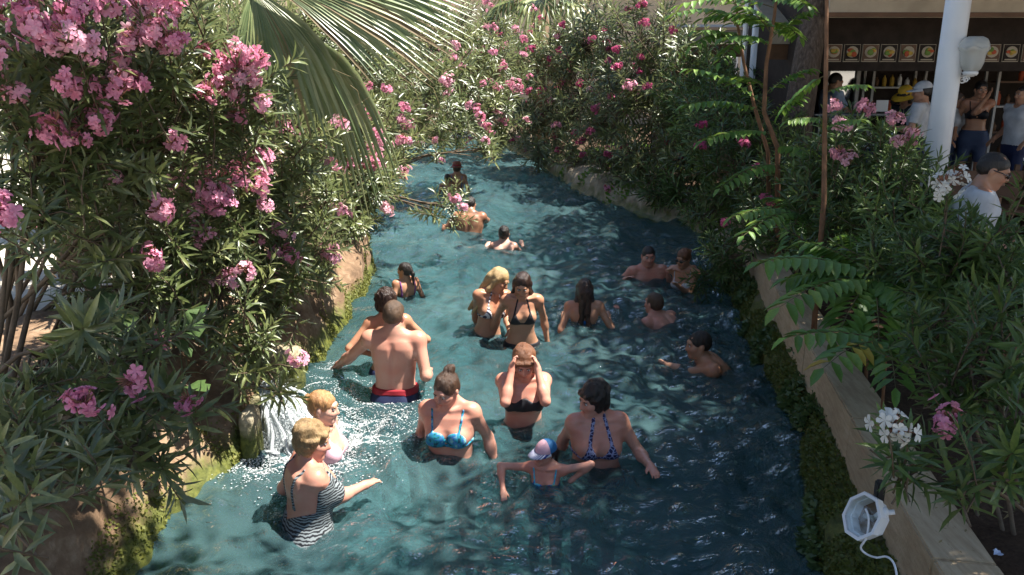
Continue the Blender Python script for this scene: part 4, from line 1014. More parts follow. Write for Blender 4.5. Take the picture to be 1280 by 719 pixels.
oleander('oleander with long dark drooping leaves low over the earth bank', lb(-2.5, 2.9), [(45, 490, 2.9, 45), (20, 530, 2.7, 50), (110, 500, 3.0, 60), (180, 455, 3.2, 50), (205, 510, 3.2, 30), (110, 420, 3.1, 50)], 38, flowers=[(200, 490, 2.95, 1), (241, 522, 3.1, 1)], big_leaves=True, seed=5, updir=-.1, sc=.95)
oleander('oleander at the foot of the earth bank with two pale pink heads', lb(-2.05, 1.95), [(15, 645, 2.2, 40), (5, 590, 2.35, 40), (110, 575, 2.7, 32), (165, 555, 2.9, 30), (195, 575, 3.0, 16), (50, 555, 2.6, 40)], 22, flowers=[(120, 570, 2.45, 1), (8, 686, 2.0, 1)], big_leaves=True, seed=6, updir=.1, sc=.9)
oleander('oleander with pink heads below the palm frond, leaning over the water', lb(-2.5, 7.0), [(425, 235, 6.6, 60), (440, 170, 7.2, 65), (390, 140, 6.2, 75), (468, 225, 6.9, 32), (345, 115, 5.7, 65), (420, 275, 6.4, 40), (400, 320, 6.2, 25)], 260,
         flowers=[(380, 190, 6.0, 2), (460, 225, 6.6, 3), (475, 200, 6.8, 2), (405, 215, 6.1, 1), (455, 165, 6.9, 2), (430, 120, 6.9, 2), (408, 175, 6.2, 1), (500, 205, 7.2, 1), (385, 350, 6.0, 1), (405, 300, 6.0, 1), (375, 185, 5.9, 2), (390, 165, 6, 2), (455, 235, 6.5, 2), (465, 215, 6.6, 2), (440, 150, 6.8, 2), (415, 140, 6.3, 2), (360, 175, 5.8, 1)], seed=7, fprob=.04)
oleander('oleander whose long branch reaches out over the bathers', lb(-2.7, 10.0), [(480, 150, 8.5, 60), (535, 145, 9.5, 42), (500, 90, 9.2, 60), (430, 70, 8.2, 75), (610, 186, 9.8, 20), (565, 262, 8.8, 26), (540, 262, 8.6, 14), (380, 60, 8, 70)], 280,
         flowers=[(614, 192, 9.5, 2), (606, 165, 9.6, 1), (565, 265, 8.5, 2), (560, 120, 9.2, 2), (585, 150, 9.5, 1), (520, 170, 9.2, 1), (545, 190, 9.2, 1), (460, 130, 8, 2)], seed=8, thick=.022)
oleander('sunlit oleander full of pink flowers at the far left bend', lb(-2.2, 14.6), [(605, 60, 15, 45), (580, 110, 14, 50), (612, 140, 15, 38), (550, 40, 14, 50), (630, 95, 16, 32), (560, 150, 13.5, 40), (615, 185, 15, 20)], 290, fprob=.20, seed=9, sc=1.5)
# -- far right bank
oleander('pale oleander speckled with pink before the beige house', (0.9, 18.6, .45), [(675, 70, 18, 45), (690, 130, 18, 45), (680, 180, 18, 32), (735, 50, 17, 50), (730, 115, 17, 60), (715, 185, 16.8, 32), (660, 150, 18.5, 22)], 295, fprob=.20, fcol='deep', seed=10, sc=1.9, right=False)
oleander('broad oleander with deep pink heads on the shady far bank', (2.6, 14.6, .45), [(800, 55, 14.5, 60), (775, 125, 14.5, 60), (845, 85, 13.5, 60), (825, 155, 13.6, 60), (770, 195, 14.6, 30), (800, 212, 14, 38), (860, 195, 12.6, 50), (745, 150, 15, 35)], 295, fprob=.13, fcol='deep', seed=11, sc=1.75, flowers=[(780, 105, 13.6, 2), (815, 108, 13.6, 1), (725, 130, 16, 2), (845, 62, 12.6, 1)])
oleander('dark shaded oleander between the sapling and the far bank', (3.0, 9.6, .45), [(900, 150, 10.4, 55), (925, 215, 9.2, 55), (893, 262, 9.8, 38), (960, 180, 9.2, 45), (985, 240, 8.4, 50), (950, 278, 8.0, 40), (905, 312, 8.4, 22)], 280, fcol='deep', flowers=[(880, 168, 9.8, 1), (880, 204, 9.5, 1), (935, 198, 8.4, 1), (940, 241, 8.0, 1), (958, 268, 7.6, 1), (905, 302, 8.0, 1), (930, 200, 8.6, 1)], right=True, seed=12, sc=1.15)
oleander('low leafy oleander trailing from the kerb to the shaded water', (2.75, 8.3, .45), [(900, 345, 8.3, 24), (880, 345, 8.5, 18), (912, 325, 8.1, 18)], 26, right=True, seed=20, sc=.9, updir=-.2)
# -- planting bed on the right
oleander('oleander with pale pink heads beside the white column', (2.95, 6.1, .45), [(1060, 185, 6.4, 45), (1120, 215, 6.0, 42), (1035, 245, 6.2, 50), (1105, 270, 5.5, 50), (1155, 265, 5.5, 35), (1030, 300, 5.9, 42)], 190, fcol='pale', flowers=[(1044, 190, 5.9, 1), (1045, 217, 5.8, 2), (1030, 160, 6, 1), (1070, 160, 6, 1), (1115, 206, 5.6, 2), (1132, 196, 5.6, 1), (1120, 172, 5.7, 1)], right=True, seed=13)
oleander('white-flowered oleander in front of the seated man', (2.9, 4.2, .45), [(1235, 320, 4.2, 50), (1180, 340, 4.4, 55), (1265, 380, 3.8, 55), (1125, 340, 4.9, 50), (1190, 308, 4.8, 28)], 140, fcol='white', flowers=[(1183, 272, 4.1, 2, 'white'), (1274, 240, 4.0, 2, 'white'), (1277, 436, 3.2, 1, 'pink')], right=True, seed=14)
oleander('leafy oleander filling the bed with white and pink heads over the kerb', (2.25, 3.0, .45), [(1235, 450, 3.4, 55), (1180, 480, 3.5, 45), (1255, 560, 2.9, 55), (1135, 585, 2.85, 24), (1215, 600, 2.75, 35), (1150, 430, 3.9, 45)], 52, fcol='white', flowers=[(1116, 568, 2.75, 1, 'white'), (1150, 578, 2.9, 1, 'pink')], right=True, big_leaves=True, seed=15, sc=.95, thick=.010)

# ------------------------------------------------------------------ saplings with pinnate fronds
LFT = [leaf_mesh(1.0, .42, .12, M_FERN, 'leaflet'), leaf_mesh(1.0, .38, .28, M_FERN, 'leaflet')]
LFT_Y = leaf_mesh(1.0, .34, .2, M_YEL, 'leaflet')
def frond(parent, P0, P1, n=9, sag=.12, ll=.11, r=rng, leafobj=True, yellow=False):
    """rachis from P0 to P1 (parent space) with n pairs of leaflets"""
    P0, P1 = Vector(P0), Vector(P1); ax = P1-P0; L = ax.length
    def pt(t): return P0.lerp(P1, t)+Vector((0, 0, 1))*(sag*L*4*t*(1-t)*.6-sag*L*.25*t*t)
    mb = MB(); mb.tube([pt(t)-P0 for t in (0, .25, .5, .75, 1)], [.0045, .004, .0032, .0025, .0012], 5, False)
    fo = mb.build('frond', M_STEMG, parent, True); fo.location = P0
    for i in range(n+1):
        t = .16+.84*i/n; c = pt(t)-P0; tg = (pt(min(1, t+.03))-pt(t-.03)).normalized(); side = tg.cross(Vector((0, 0, 1))).normalized()
        for sg in ((1, -1) if i < n else (0,)):
            d = (side*sg*.85+tg*.5 if sg else tg)-Vector((0, 0, .18+r.uniform(0, .12))); x = d.normalized(); sd_ = x.cross(Vector((0, 0, 1))).normalized(); up = sd_.cross(x)
            l = ll*(1.0-.35*abs(t-.5)*1.2)*r.uniform(.85, 1.1); Lm = Matrix(((sd_.x, x.x, up.x), (sd_.y, x.y, up.y), (sd_.z, x.z, up.z))).to_4x4()
            inst('leaflet', LFT_Y if yellow and r.random() < .5 else LFT[r.randrange(2)], fo, Matrix.Translation(c) @ Lm @ Matrix.Diagonal((l, l, l, 1)))
    return fo
M_STEMG = plain('green_stem', (.14, .12, .05), .7, .3, var=.3)
def sapling(label, stem, fronds, rad=.02, mat=M_BARK_RED, grp='saplings in the planting bed', n=9, ll=.11, sag=.12):
    """stem: list of (px, py, depth); fronds: list of (px0, py0, px1, py1, depth0, depth1)"""
    pts = [at_d(*q) for q in stem]; root = empty('sapling', tuple(pts[0])); tag(root, label, 'sapling', grp); B = pts[0]
    MB().tube([p-B for p in pts], [rad*(1-.55*i/(len(pts)-1)) for i in range(len(pts))], 8).build('trunk', mat, root, True)
    for f in fronds:
        P0, P1 = at_d(f[0], f[1], f[4])-B, at_d(f[2], f[3], f[5])-B
        k = min(range(len(pts)), key=lambda i: (pts[i]-B-P0).length)
        near = min(((pts[i]-B).lerp(pts[i+1]-B, u) for i in range(len(pts)-1) for u in np.linspace(0, 1, 9)), key=lambda q: (q-P0).length)
        frond(root, near if (near-P0).length < .5 else P0, P1, n=n, ll=ll, sag=sag, yellow=('yellowing' in label and f is fronds[1]))
    return root
def stem_base(px, py, D):        # pixel that projects to the bed under a stem at depth D
    q = at_d(px, py, D); v = Vector((q.x, q.y, .44))-Vector((0, 0, CAMH)); d_ = v.dot(fwd); return (640+v.x/d_*F_PX, 359.5-v.dot(upv)/d_*F_PX, d_)
sapling('small tree of heaven seedling spreading ferny leaves over the kerb', [stem_base(1090, 420, 4.9), (1088, 385, 4.9), (1092, 340, 4.95)],
        [(1090, 345, 952, 322, 4.9, 4.7), (1088, 350, 975, 378, 4.9, 4.4), (1092, 340, 1010, 300, 4.9, 5.1), (1092, 342, 1150, 385, 4.9, 4.4), (1092, 345, 1180, 352, 4.9, 4.8), (1092, 342, 1130, 300, 4.9, 5.4), (1090, 350, 1045, 420, 4.9, 4.3), (1090, 348, 1100, 440, 4.9, 4.2), (1092, 342, 1060, 290, 4.9, 5.5), (1090, 345, 1195, 320, 4.9, 5.3), (1091, 345, 985, 345, 4.9, 5.0)], .012, ll=.185, n=12)
sapling('lower ferny seedling with a yellowing leaf beside the kerb', [stem_base(1110, 470, 4.3), (1108, 440, 4.35), (1106, 425, 4.35)],
        [(1106, 428, 985, 418, 4.35, 4.2), (1106, 428, 1030, 455, 4.35, 3.9), (1106, 428, 1120, 480, 4.35, 3.8), (1106, 428, 1180, 440, 4.35, 4.1), (1106, 428, 1150, 400, 4.35, 4.7), (1106, 428, 1060, 400, 4.35, 4.7)], .010, n=8, ll=.16)
sapling('ferny seedling by the far end of the kerb', [stem_base(1000, 300, 6.6), (1000, 285, 6.6), (1000, 262, 6.65)],
        [(1000, 265, 915, 268, 6.6, 6.3), (1000, 265, 930, 290, 6.6, 6.0), (1000, 265, 1050, 290, 6.6, 6.1), (1000, 265, 1060, 255, 6.6, 6.8), (1000, 265, 960, 245, 6.6, 7.2), (1000, 265, 985, 310, 6.6, 5.9), (1000, 265, 1010, 235, 6.6, 7.2)], .012, ll=.15, n=11)
sapling('slim forked sapling with reddish stems and ferny top', [stem_base(984, 215, 7.4), (972, 185, 7.4), (955, 140, 7.4), (958, 80, 7.4), (968, 20, 7.4), (975, -60, 7.4)],
        [(956, 135, 862, 82, 7.4, 7.0), (956, 140, 858, 128, 7.4, 7.2), (957, 170, 880, 172, 7.4, 7.1), (962, 60, 905, 45, 7.4, 7.0), (962, 50, 1010, 12, 7.4, 7.1), (965, 40, 925, 5, 7.4, 7.0), (965, 30, 880, 20, 7.4, 7.6), (966, 25, 1000, 45, 7.4, 7.7), (968, 10, 850, 2, 7.4, 7.2), (970, -5, 1010, 5, 7.4, 6.9), (957, 150, 1000, 120, 7.4, 7.4), (958, 120, 1010, 85, 7.4, 7.1), (960, 200, 900, 232, 7.4, 7.0), (962, 195, 1015, 190, 7.4, 7.0), (957, 110, 905, 95, 7.4, 7.9)], .028, ll=.16, n=11)
sapling('thin red-barked sapling leaning left under a leafy top', [stem_base(972, 215, 7.9), (960, 190, 7.9), (945, 140, 7.9), (930, 80, 7.9), (922, 30, 7.9), (918, -40, 7.9)],
        [(924, 40, 865, 55, 7.9, 7.5), (924, 35, 890, 10, 7.9, 7.5), (922, 30, 950, 25, 7.9, 7.4), (926, 55, 900, 75, 7.9, 7.4), (922, 20, 840, 15, 7.9, 7.5), (926, 60, 870, 35, 7.9, 7.3), (920, 10, 900, -20, 7.9, 7.4)], .024, ll=.15)
sapling('straight thin stem rising past the menu boards', [stem_base(1030, 300, 5.6), (1030, 250, 5.6), (1031, 150, 5.6), (1033, 60, 5.6), (1034, -50, 5.6), (1036, -200, 5.6)],
        [(1032, 120, 1085, 105, 5.6, 5.4), (1031, 150, 985, 150, 5.6, 5.6), (1031, 165, 1080, 148, 5.6, 5.3), (1033, 90, 975, 140, 5.6, 5.9)], .022, ll=.10)

# ------------------------------------------------------------------ fig-like broad leaves low on the left bank
mb = MB()
def broad(mb, c, d, up, L):
    d = Vector(d).normalized(); s_ = d.cross(Vector(up)).normalized(); n_ = s_.cross(d); pts = [(0, 0), (.38, .12), (.50, .45), (.30, .60), (.36, .85), (0, 1.08), (-.36, .85), (-.30, .60), (-.50, .45), (-.38, .12)]
    v = [c+d*y*L+s_*x*L+n_*(abs(x)*.25-.18*y*y)*L for x, y in pts]+[c+d*.5*L]; mb.add(v, [(10, i, (i+1) % 10) for i in range(10)])
BROADM = []
for dr in range(2):
    m_ = MB(); broad(m_, Vector((0, 0, 0)), (0, 1, 0), (0, 0, 1), 1.0); BROADM.append(m_.data('leaf', M_BROAD, True))
rt = empty('fig_bush', lb(-2.55, 4.1)); tag(rt, 'fig bush with broad lobed leaves under the oleanders on the left bank', 'bush'); r_ = random.Random(5); sm = MB(); Bq = Vector(rt.location)
for i in range(75):
    px, py, D = r_.choice([(130, 400, 3.9), (110, 450, 3.6), (170, 440, 3.8), (60, 520, 3.3), (140, 520, 3.3), (230, 400, 4.3)]); c = at_d(px+r_.gauss(0, 26), py+r_.gauss(0, 26), D+r_.uniform(-.2, .2))-Bq
    d = Vector((r_.uniform(-.6, .9), r_.uniform(-1, .3), r_.uniform(-.5, .4))).normalized(); s_ = d.cross(Vector((0, 0, 1))).normalized(); u_ = s_.cross(d); L = r_.uniform(.09, .16)
    inst('leaf', BROADM[i % 2], rt, Matrix.Translation(c) @ Matrix(((s_.x, d.x, u_.x), (s_.y, d.y, u_.y), (s_.z, d.z, u_.z))).to_4x4() @ Matrix.Diagonal((L, L, L, 1)))
    if i % 3 == 0: sm.tube([Vector((r_.uniform(-.1, .1), r_.uniform(-.1, .1), -.05)), c*.5+Vector((0, 0, .15)), c], [.012, .008, .003], 5, False)
    else: sm.tube([c-d*.12, c], [.003, .002], 4, False)
sm.build('branches', M_BARK_TW, rt, True)

# ------------------------------------------------------------------ fan palms
def fan_leaf(parent, hub, e1, e2, a0, a1, lens, n, wid, droop, petiole, mats, r, dry=.12):
    """segments spread from angle a0..a1 in the plane (e1,e2); each segment is an object"""
    e1, e2 = Vector(e1).normalized(), Vector(e2).normalized(); nrm = e1.cross(e2).normalized(); hub = Vector(hub)
    if nrm.z < 0: nrm = -nrm
    mb = MB(); mb.tube([petiole, Vector(petiole).lerp(hub, .5)+Vector((0, 0, .05)), hub], [.022, .018, .014], 7); fo = mb.build('frond', M_STEMG, parent, True)
    for i in range(n):
        u = i/(n-1); a = R(a0+(a1-a0)*u); d = e1*math.cos(a)+e2*math.sin(a); L = np.interp(u, np.linspace(0, 1, len(lens)), lens)*r.uniform(.93, 1.05); s_ = d.cross(nrm).normalized()
        v = []; m = 7; w0 = wid*L
        for j in range(m+1):
            t = j/m; c = hub+d*L*t+nrm*(.04*math.sin(math.pi*t))-Vector((0, 0, 1))*droop*L*max(0, t-.35)**2*2.4+s_*r.uniform(-.006, .006)*t
            w = w0*(min(1, .12+t*1.7) if t < .55 else max(.03, (1-t)/.45))
            zz = (1 if i % 2 else -1)*.0; v += [c-s_*w+nrm*w*.55, c+nrm*zz, c+s_*w+nrm*w*.55]
        f = [(j*3+k, j*3+k+1, j*3+k+4, j*3+k+3) for j in range(m) for k in (0, 1)]
        obj('leaf_segment', v, f, mats[1] if r.random() < dry else mats[0], fo, True)
def palm_tip(t): 
    return t
M_PALM_T = plain('palm_trunk_fibre', (.16, .11, .075), .95, .1, scale=6, var=.4, bump=.8, bscale=22)
palm = empty('fan_palm', lb(-3.3, 6.0)); tag(palm, 'fan palm on the left bank with a big sunlit frond over the oleanders', 'palm tree', 'fan palms'); PB = Vector(palm.location)
MB().tube([(0, 0, -.1), (.05, 0, 1.2), (.1, -.05, 2.9), (.12, -.05, 3.3)], [.20, .17, .15, .12], 12).build('trunk', M_PALM_T, palm, True)
rp = random.Random(21); crown = Vector((.12, -.05, 3.2))
hub = at_d(322, -34, 4.5)-PB
fan_leaf(palm, hub, (1, .06, -.03), (.02, -.45, -.90), -20, 40, [1.10, 1.17, 1.22, 1.10, .80], 32, .030, .12, crown, [M_PALM, M_DRY], rp, .10)
hub2 = at_d(316, -14, 4.55)-PB
fan_leaf(palm, hub2, (.75, .2, -.6), (-.35, -.35, -.85), 0, 85, [.75, .62, .55, .50], 20, .034, .55, crown, [M_PALM, M_DRY], rp, .08)
hub3 = at_d(360, 30, 5.2)-PB
fan_leaf(palm, hub3, (.9, .1, -.5), (-.1, .1, -1), 5, 80, [.85, .75, .65], 18, .036, .75, crown, [M_PALM, M_DRY], rp, .1)
for k in range(7):
    a = rp.uniform(1.5, 5.2); h_ = crown+Vector((math.cos(a), math.sin(a), rp.uniform(.4, .9)))*.85
    o = Vector((math.cos(a), math.sin(a), .2)); fan_leaf(palm, h_, o, o.cross(Vector((0, 0, 1))), -75, 75, [.6, .85, .6], 18, .035, .3, crown, [M_PALM, M_DRY], rp, .05)
palm2 = empty('fan_palm', (0.75, 21.5, .42)); tag(palm2, 'distant fan palm drooping in front of the beige house', 'palm tree', 'fan palms')
MB().tube([(0, 0, -.1), (0, 0, 2), (0, 0, 3.75)], [.24, .2, .2], 10).build('trunk', M_PALM_T, palm2, True)
for k in range(13):
    a = k*.483+.2; o = Vector((math.cos(a), math.sin(a), -.15-.35*(k % 2))); c2 = Vector((0, 0, 3.7)); h_ = c2+Vector((math.cos(a), math.sin(a), .25-.5*(k % 2)))*.85
    fan_leaf(palm2, h_, o, o.cross(Vector((0, 0, 1))), -70, 70, [.8, 1.15, .8], 12, .05, .55, c2, [M_PALM, M_DRY], rp, .1)

# ------------------------------------------------------------------ shade trees (their crowns are above the frame and throw the shade on the right)
def crown_mesh(blobs, n, size, seed):
    rs = np.random.RandomState(seed); vol = np.array([b[1][0]*b[1][1] for b in blobs]); pick = rs.choice(len(blobs), n, p=vol/vol.sum())
    # leaf clumps give light and dark patches and holes
    cl = rs.normal(size=(n//28+1, 3)); cl /= np.linalg.norm(cl, axis=1)[:, None]; cl *= rs.uniform(.35, 1, (len(cl), 1))**.5
    ci = rs.randint(0, len(cl), n); cb = rs.choice(len(blobs), len(cl), p=vol/vol.sum()); cen = np.array([b[0] for b in blobs])[cb]+cl*np.array([b[1] for b in blobs])[cb]
    P = cen[ci]+rs.normal(scale=.20, size=(n, 3))
    d = rs.normal(size=(n, 3)); d[:, 2] -= .3; d /= np.linalg.norm(d, axis=1)[:, None]; s_ = np.cross(d, rs.normal(size=(n, 3))); s_ /= np.linalg.norm(s_, axis=1)[:, None]
    L = (size*rs.uniform(.7, 1.3, n))[:, None]; V = np.stack([P, P+d*L*.5+s_*L*.28, P+d*L, P+d*L*.5-s_*L*.28], 1).reshape(-1, 3)
    return V, np.arange(n*4).reshape(-1, 4), cen
def shade_tree(label, base, trunk, blobs, n, rad, seed, size=.13):
    root = empty('shade_tree', base); tag(root, label, 'tree', 'shade trees on the cafe side'); B = Vector(base); tp_ = [Vector(p)-B for p in trunk]
    tr = MB(); tr.tube(tp_, [rad*(1-.35*i/(len(tp_)-1)) for i in range(len(tp_))], 12); tro = tr.build('trunk', M_BARK, root, True)
    V, Fq, cen = crown_mesh(blobs, n, size, seed); lim = MB(); r = random.Random(seed)
    for c, rr in blobs:
        e = Vector(c)-B; a = tp_[-1].lerp(tp_[-2], r.uniform(0, .5)); lim.tube([a, a.lerp(e, .5)+Vector((0, 0, .3)), e], [rad*.5, rad*.35, rad*.12], 7)
    for i in range(0, len(cen), 3):
        e = Vector(cen[i])-B; c = min(blobs, key=lambda q: (Vector(q[0])-B-e).length); lim.tube([Vector(c[0])-B, e], [rad*.10, .008], 4, False)
    lim.build('limb', M_BARK, root, True)
    obj('crown', V-np.array(base), Fq, M_TREE, root)
    return root
tb = at_d(992, 205, 9.6); 
shade_tree('thick grey-barked tree whose trunk stands before the cafe', (tb.x, tb.y, .40), [(tb.x, tb.y, .3), tuple(at_d(997, 150, 9.55)), tuple(at_d(1008, 80, 9.5)), tuple(at_d(1022, 0, 9.5)), tuple(at_d(1032, -70, 9.5)), tuple(at_d(1045, -170, 9.5))],
           [((5.65, 8.6, 6.2), (2.6, 2.6, 1.2)), ((5.05, 11.2, 6.4), (2.4, 2.2, 1.1)), ((7.25, 10.2, 6.6), (2.4, 2.4, 1.2)), ((5.45, 6.6, 6.0), (2.0, 1.8, 1.0)), ((8.05, 7.6, 6.4), (2.2, 2.2, 1.1))], 42000, .19, 1)
shade_tree('spreading tree beyond the white column', (7.2, 4.2, .40), [(7.2, 4.2, .3), (7.1, 4.2, 2.2), (6.8, 4.3, 4.2), (6.6, 4.3, 5.0)],
           [((6.05, 3.80, 6.0), (2.2, 2.0, 1.0)), ((7.85, 5.20, 6.6), (2.2, 2.0, 1.2)), ((4.35, 4.00, 5.8), (1.5, 1.5, .8)), ((3.65, 3.7, 5.9), (1.25, 1.2, .7)), ((7.05, 1.60, 6.0), (2.0, 1.8, 1.0))], 44000, .18, 2)
shade_tree('tree behind the far oleanders on the cafe side', (6.4, 16.4, .40), [(6.4, 16.4, .3), (6.3, 16.4, 2.6), (6.1, 16.4, 4.6), (5.9, 16.3, 5.4)],
           [((6.05, 15.8, 6.6), (2.4, 2.2, 1.2)), ((4.65, 17.4, 6.6), (2.0, 2.0, 1.1)), ((8.05, 17.4, 7.0), (2.2, 2.2, 1.2))], 18000, .18, 3)
shade_tree('unseen tree added in the planting bed to shade the lower left bank', (3.0, -.4, .42), [(3.0, -.4, .3), (2.95, -.3, 2.2), (2.8, 0, 4.2), (2.6, .3, 5.0)],
           [((.35, 2.7, 6.0), (1.35, 1.2, .6)), ((1.75, 2.3, 5.9), (1.3, 1.3, .7)), ((3.0, 2.2, 5.9), (1.2, 1.3, .7)), ((3.4, .3, 6.2), (1.5, 1.5, .9))], 20000, .16, 4)  # out-of-view tree, added so its crown shades the lower left shrubs and bank
print('shoots', NSHOOT, 'objects', len(bpy.data.objects), _t.time()-_t0)
# ------------------------------------------------------------------ cafe
M_DARKW = plain('dark_brown_wall', (.030, .022, .018), .8, .2, var=.3); M_CREAM = plain('cream_board', (.40, .34, .26), .7, .3, scale=3, var=.18)
M_BEIGE = plain('beige_plaster', (.62, .51, .36), .9, .2, scale=1.2, var=.12, bscale=30); M_BROWN = plain('brown_board', (.13, .065, .03), .6, .4, var=.25)
M_WHITE = plain('white_paint', (.72, .73, .74), .35, .5, scale=3, var=.06, bump=.04); M_STEEL = plain('grey_metal_frame', (.35, .35, .34), .4, .5, var=.1)
M_BLUE = plain('blue_panel', (.03, .05, .16), .5, .4, var=.15); M_BLACKM = plain('black_plastic', (.012, .012, .013), .45, .5, var=.2)
M_WOOD = plain('brown_wood', (.11, .055, .03), .6, .35, scale=5, var=.3); M_FOOD_Y = plain('food_yellow', (.5, .33, .06), .6, .3, var=.3); M_FOOD_R = plain('food_red', (.42, .08, .03), .6, .3, var=.3); M_FOOD_G = plain('food_green', (.16, .26, .05), .6, .3, var=.3)
M_SHEET = plain('white_cloth', (.70, .69, .68), .8, .2, var=.05); M_ROOF = plain('roof_tile', (.30, .13, .08), .85, .2, var=.25); M_TAN = plain('awning_canvas', (.38, .31, .22), .9, .1, var=.12)
def glass_mat(name, tint=(.9, .95, .95), fac=.12):
    t = NT(name); a = t.n('BsdfTransparent', Color=tint); g = t.n('BsdfGlossy', Color=(1, 1, 1), Roughness=.04); m = t.n('MixShader', Fac=fac); t.set(m.inputs[1], a); t.set(m.inputs[2], g); return t.done(m)
M_GLASS = glass_mat('clear_glass'); M_PANE = glass_mat('window_pane', (.12, .15, .17), .25)
def frost():
    t = NT('frosted_glass'); d = t.pbr((.62, .64, .62), .35, .5); a = t.n('BsdfTransparent', Color=(.9, .9, .88)); m = t.n('MixShader', Fac=.55); t.set(m.inputs[1], a); t.set(m.inputs[2], d); return t.done(m)
M_FROST = frost()
def zz(py, Y): return at_y(640, py, Y).z
def xx(px, Y, py=100): return at_y(px, py, Y).x
FL = LAND_R
cafe = empty('cafe_building', (7.5, 12.6, FL)); tag(cafe, 'open-fronted dark cafe kiosk with picture fascia behind the planting bed', 'cafe'); CB = Vector(cafe.location)
def cpart(name, c, d, m, par=None, bev=0): 
    mb = MB().box(Vector(c)-CB, d, bev=bev); return mb.build(name, m, par or cafe)
XL, XR = xx(1036, 9.8), 14.0
cpart('back_wall', ((XL+XR)/2, 13.0, 1.9), (XR-XL, .15, 3.2), M_DARKW)
cpart('side_wall', (XL-.05, 11.6, 1.9), (.12, 2.7, 3.2), M_DARKW); cpart('side_wall', (XR, 11.4, 1.9), (.12, 3.2, 3.2), M_DARKW)
cpart('ceiling', ((XL+XR)/2, 11.45, 3.45), (XR-XL+.3, 3.5, .12), M_DARKW); cpart('roof', ((XL+XR)/2+.1, 11.2, 3.82), (XR-XL+.9, 4.4, .14), M_ROOF)
cpart('floor', ((XL+XR)/2, 11.4, FL+.012), (XR-XL-.14, 3.0, .02), M_BROWN)
zb = zz(22, 9.75); fa = cpart('fascia', ((XL+XR)/2, 9.78, zb+.42), (XR-XL+.2, .06, .84), M_CREAM)
cpart('fascia_rail', ((XL+XR)/2, 9.74, zb+.03), (XR-XL+.22, .05, .05), M_WOOD, fa)
for i, (a, b) in enumerate(((1043, 1066), (1072, 1140), (1146, 1180), (1206, 1232), (1238, 1290), (1296, 1340))):
    x0, x1 = xx(a, 9.7), xx(b, 9.7); po = cpart('fascia_picture', ((x0+x1)/2, 9.742, zb+.50), (x1-x0, .012, .56), (M_STEEL, M_CREAM, M_DARKW, M_BLUE, M_CREAM, M_BROWN)[i], fa)
    for k in range(2): cpart('picture_detail', (x0+(x1-x0)*(.3+.4*k), 9.733, zb+.36+.1*k), ((x1-x0)*.22, .006, .22), (M_BLUE, M_FOOD_Y, M_STEEL)[(i+k) % 3], fa)
# menu pictures, each a framed photo of a dish, hung under the fascia on a dark header
zh = zz(66, 10.6); cpart('header', ((XL+XR)/2, 10.66, zh+.30), (XR-XL-.2, .05, 1.05), M_DARKW)
def menu(px, i, lab):
    c = at_y(px, 66.5, 10.62); root = empty('menu_picture', (c.x, 10.63, c.z-.11)); tag(root, lab, 'menu picture', 'framed dish pictures above the cafe counter')
    MB().box((0, 0, .11), (.21, .012, .215)).build('frame', M_CREAM, root); MB().box((0, -.009, .112), (.194, .008, .198)).build('picture', (M_WOOD, M_DARKW)[i % 2], root)
    MB().ell((0, -.016, .125), (.078, .006, .07), 14).build('plate', M_CREAM, root, True); r = random.Random(i)
    for k in range(4): MB().ell((r.uniform(-.035, .035), -.022-.002*k, .125+r.uniform(-.03, .03)), (r.uniform(.03, .05), .005, r.uniform(.02, .04)), 8).build('food', (M_FOOD_Y, M_FOOD_R, M_FOOD_G)[(i+k) % 3], root, True)
    MB().box((0, -.0145, .030), (.15, .004, .016)).build('caption_strip', M_CREAM, root)
for i, px in enumerate((1042, 1065, 1088, 1111, 1135, 1159, 1183, 1216, 1240, 1264, 1288)):
    menu(px, i, ['dish picture with greens partly behind the thin sapling stem', 'dish picture with mixed salad, next to the thin stem', 'round dish picture with greens above the serving hatch', 'red burger-like dish picture above the white card', 'sandwich dish picture above the yellow hat', 'yellow dish picture nearest the white column', 'dish picture hidden behind the white column', 'red dish picture behind the frosted lantern', 'orange dish picture right of the lantern bracket', 'dish picture over the drinks shelves', 'dish picture past the drinks shelves'][i])
# serving hatch frame and shelves inside
hx0, hx1 = xx(1034, 12.5), xx(1072, 12.5); hz0, hz1 = zz(135, 12.5), zz(76, 12.5)
hat_ = empty('serving_hatch', ((hx0+hx1)/2, 12.5, FL)); tag(hat_, 'pale framed fridge door inside the cafe behind the worker', 'fridge door'); HB = Vector(hat_.location)
for nm, c, d in (('frame_post', (hx0, 12.5, (hz0+hz1)/2-.5), (.06, .06, hz1-hz0+1.0)), ('frame_post', (hx1, 12.5, (hz0+hz1)/2-.5), (.06, .06, hz1-hz0+1.0)), ('frame_rail', ((hx0+hx1)/2, 12.5, hz1), (hx1-hx0+.06, .06, .05)), ('frame_rail', ((hx0+hx1)/2, 12.5, FL+.06), (hx1-hx0-.06, .06, .10)), ('door_glass', ((hx0+hx1)/2, 12.52, (hz1+FL+.08)/2), (hx1-hx0-.08, .012, hz1-FL-.14))):
    MB().box(Vector(c)-HB, d, bev=.005 if 'frame' in nm else 0).build(nm, M_STEEL if 'frame' in nm else M_PANE, hat_)
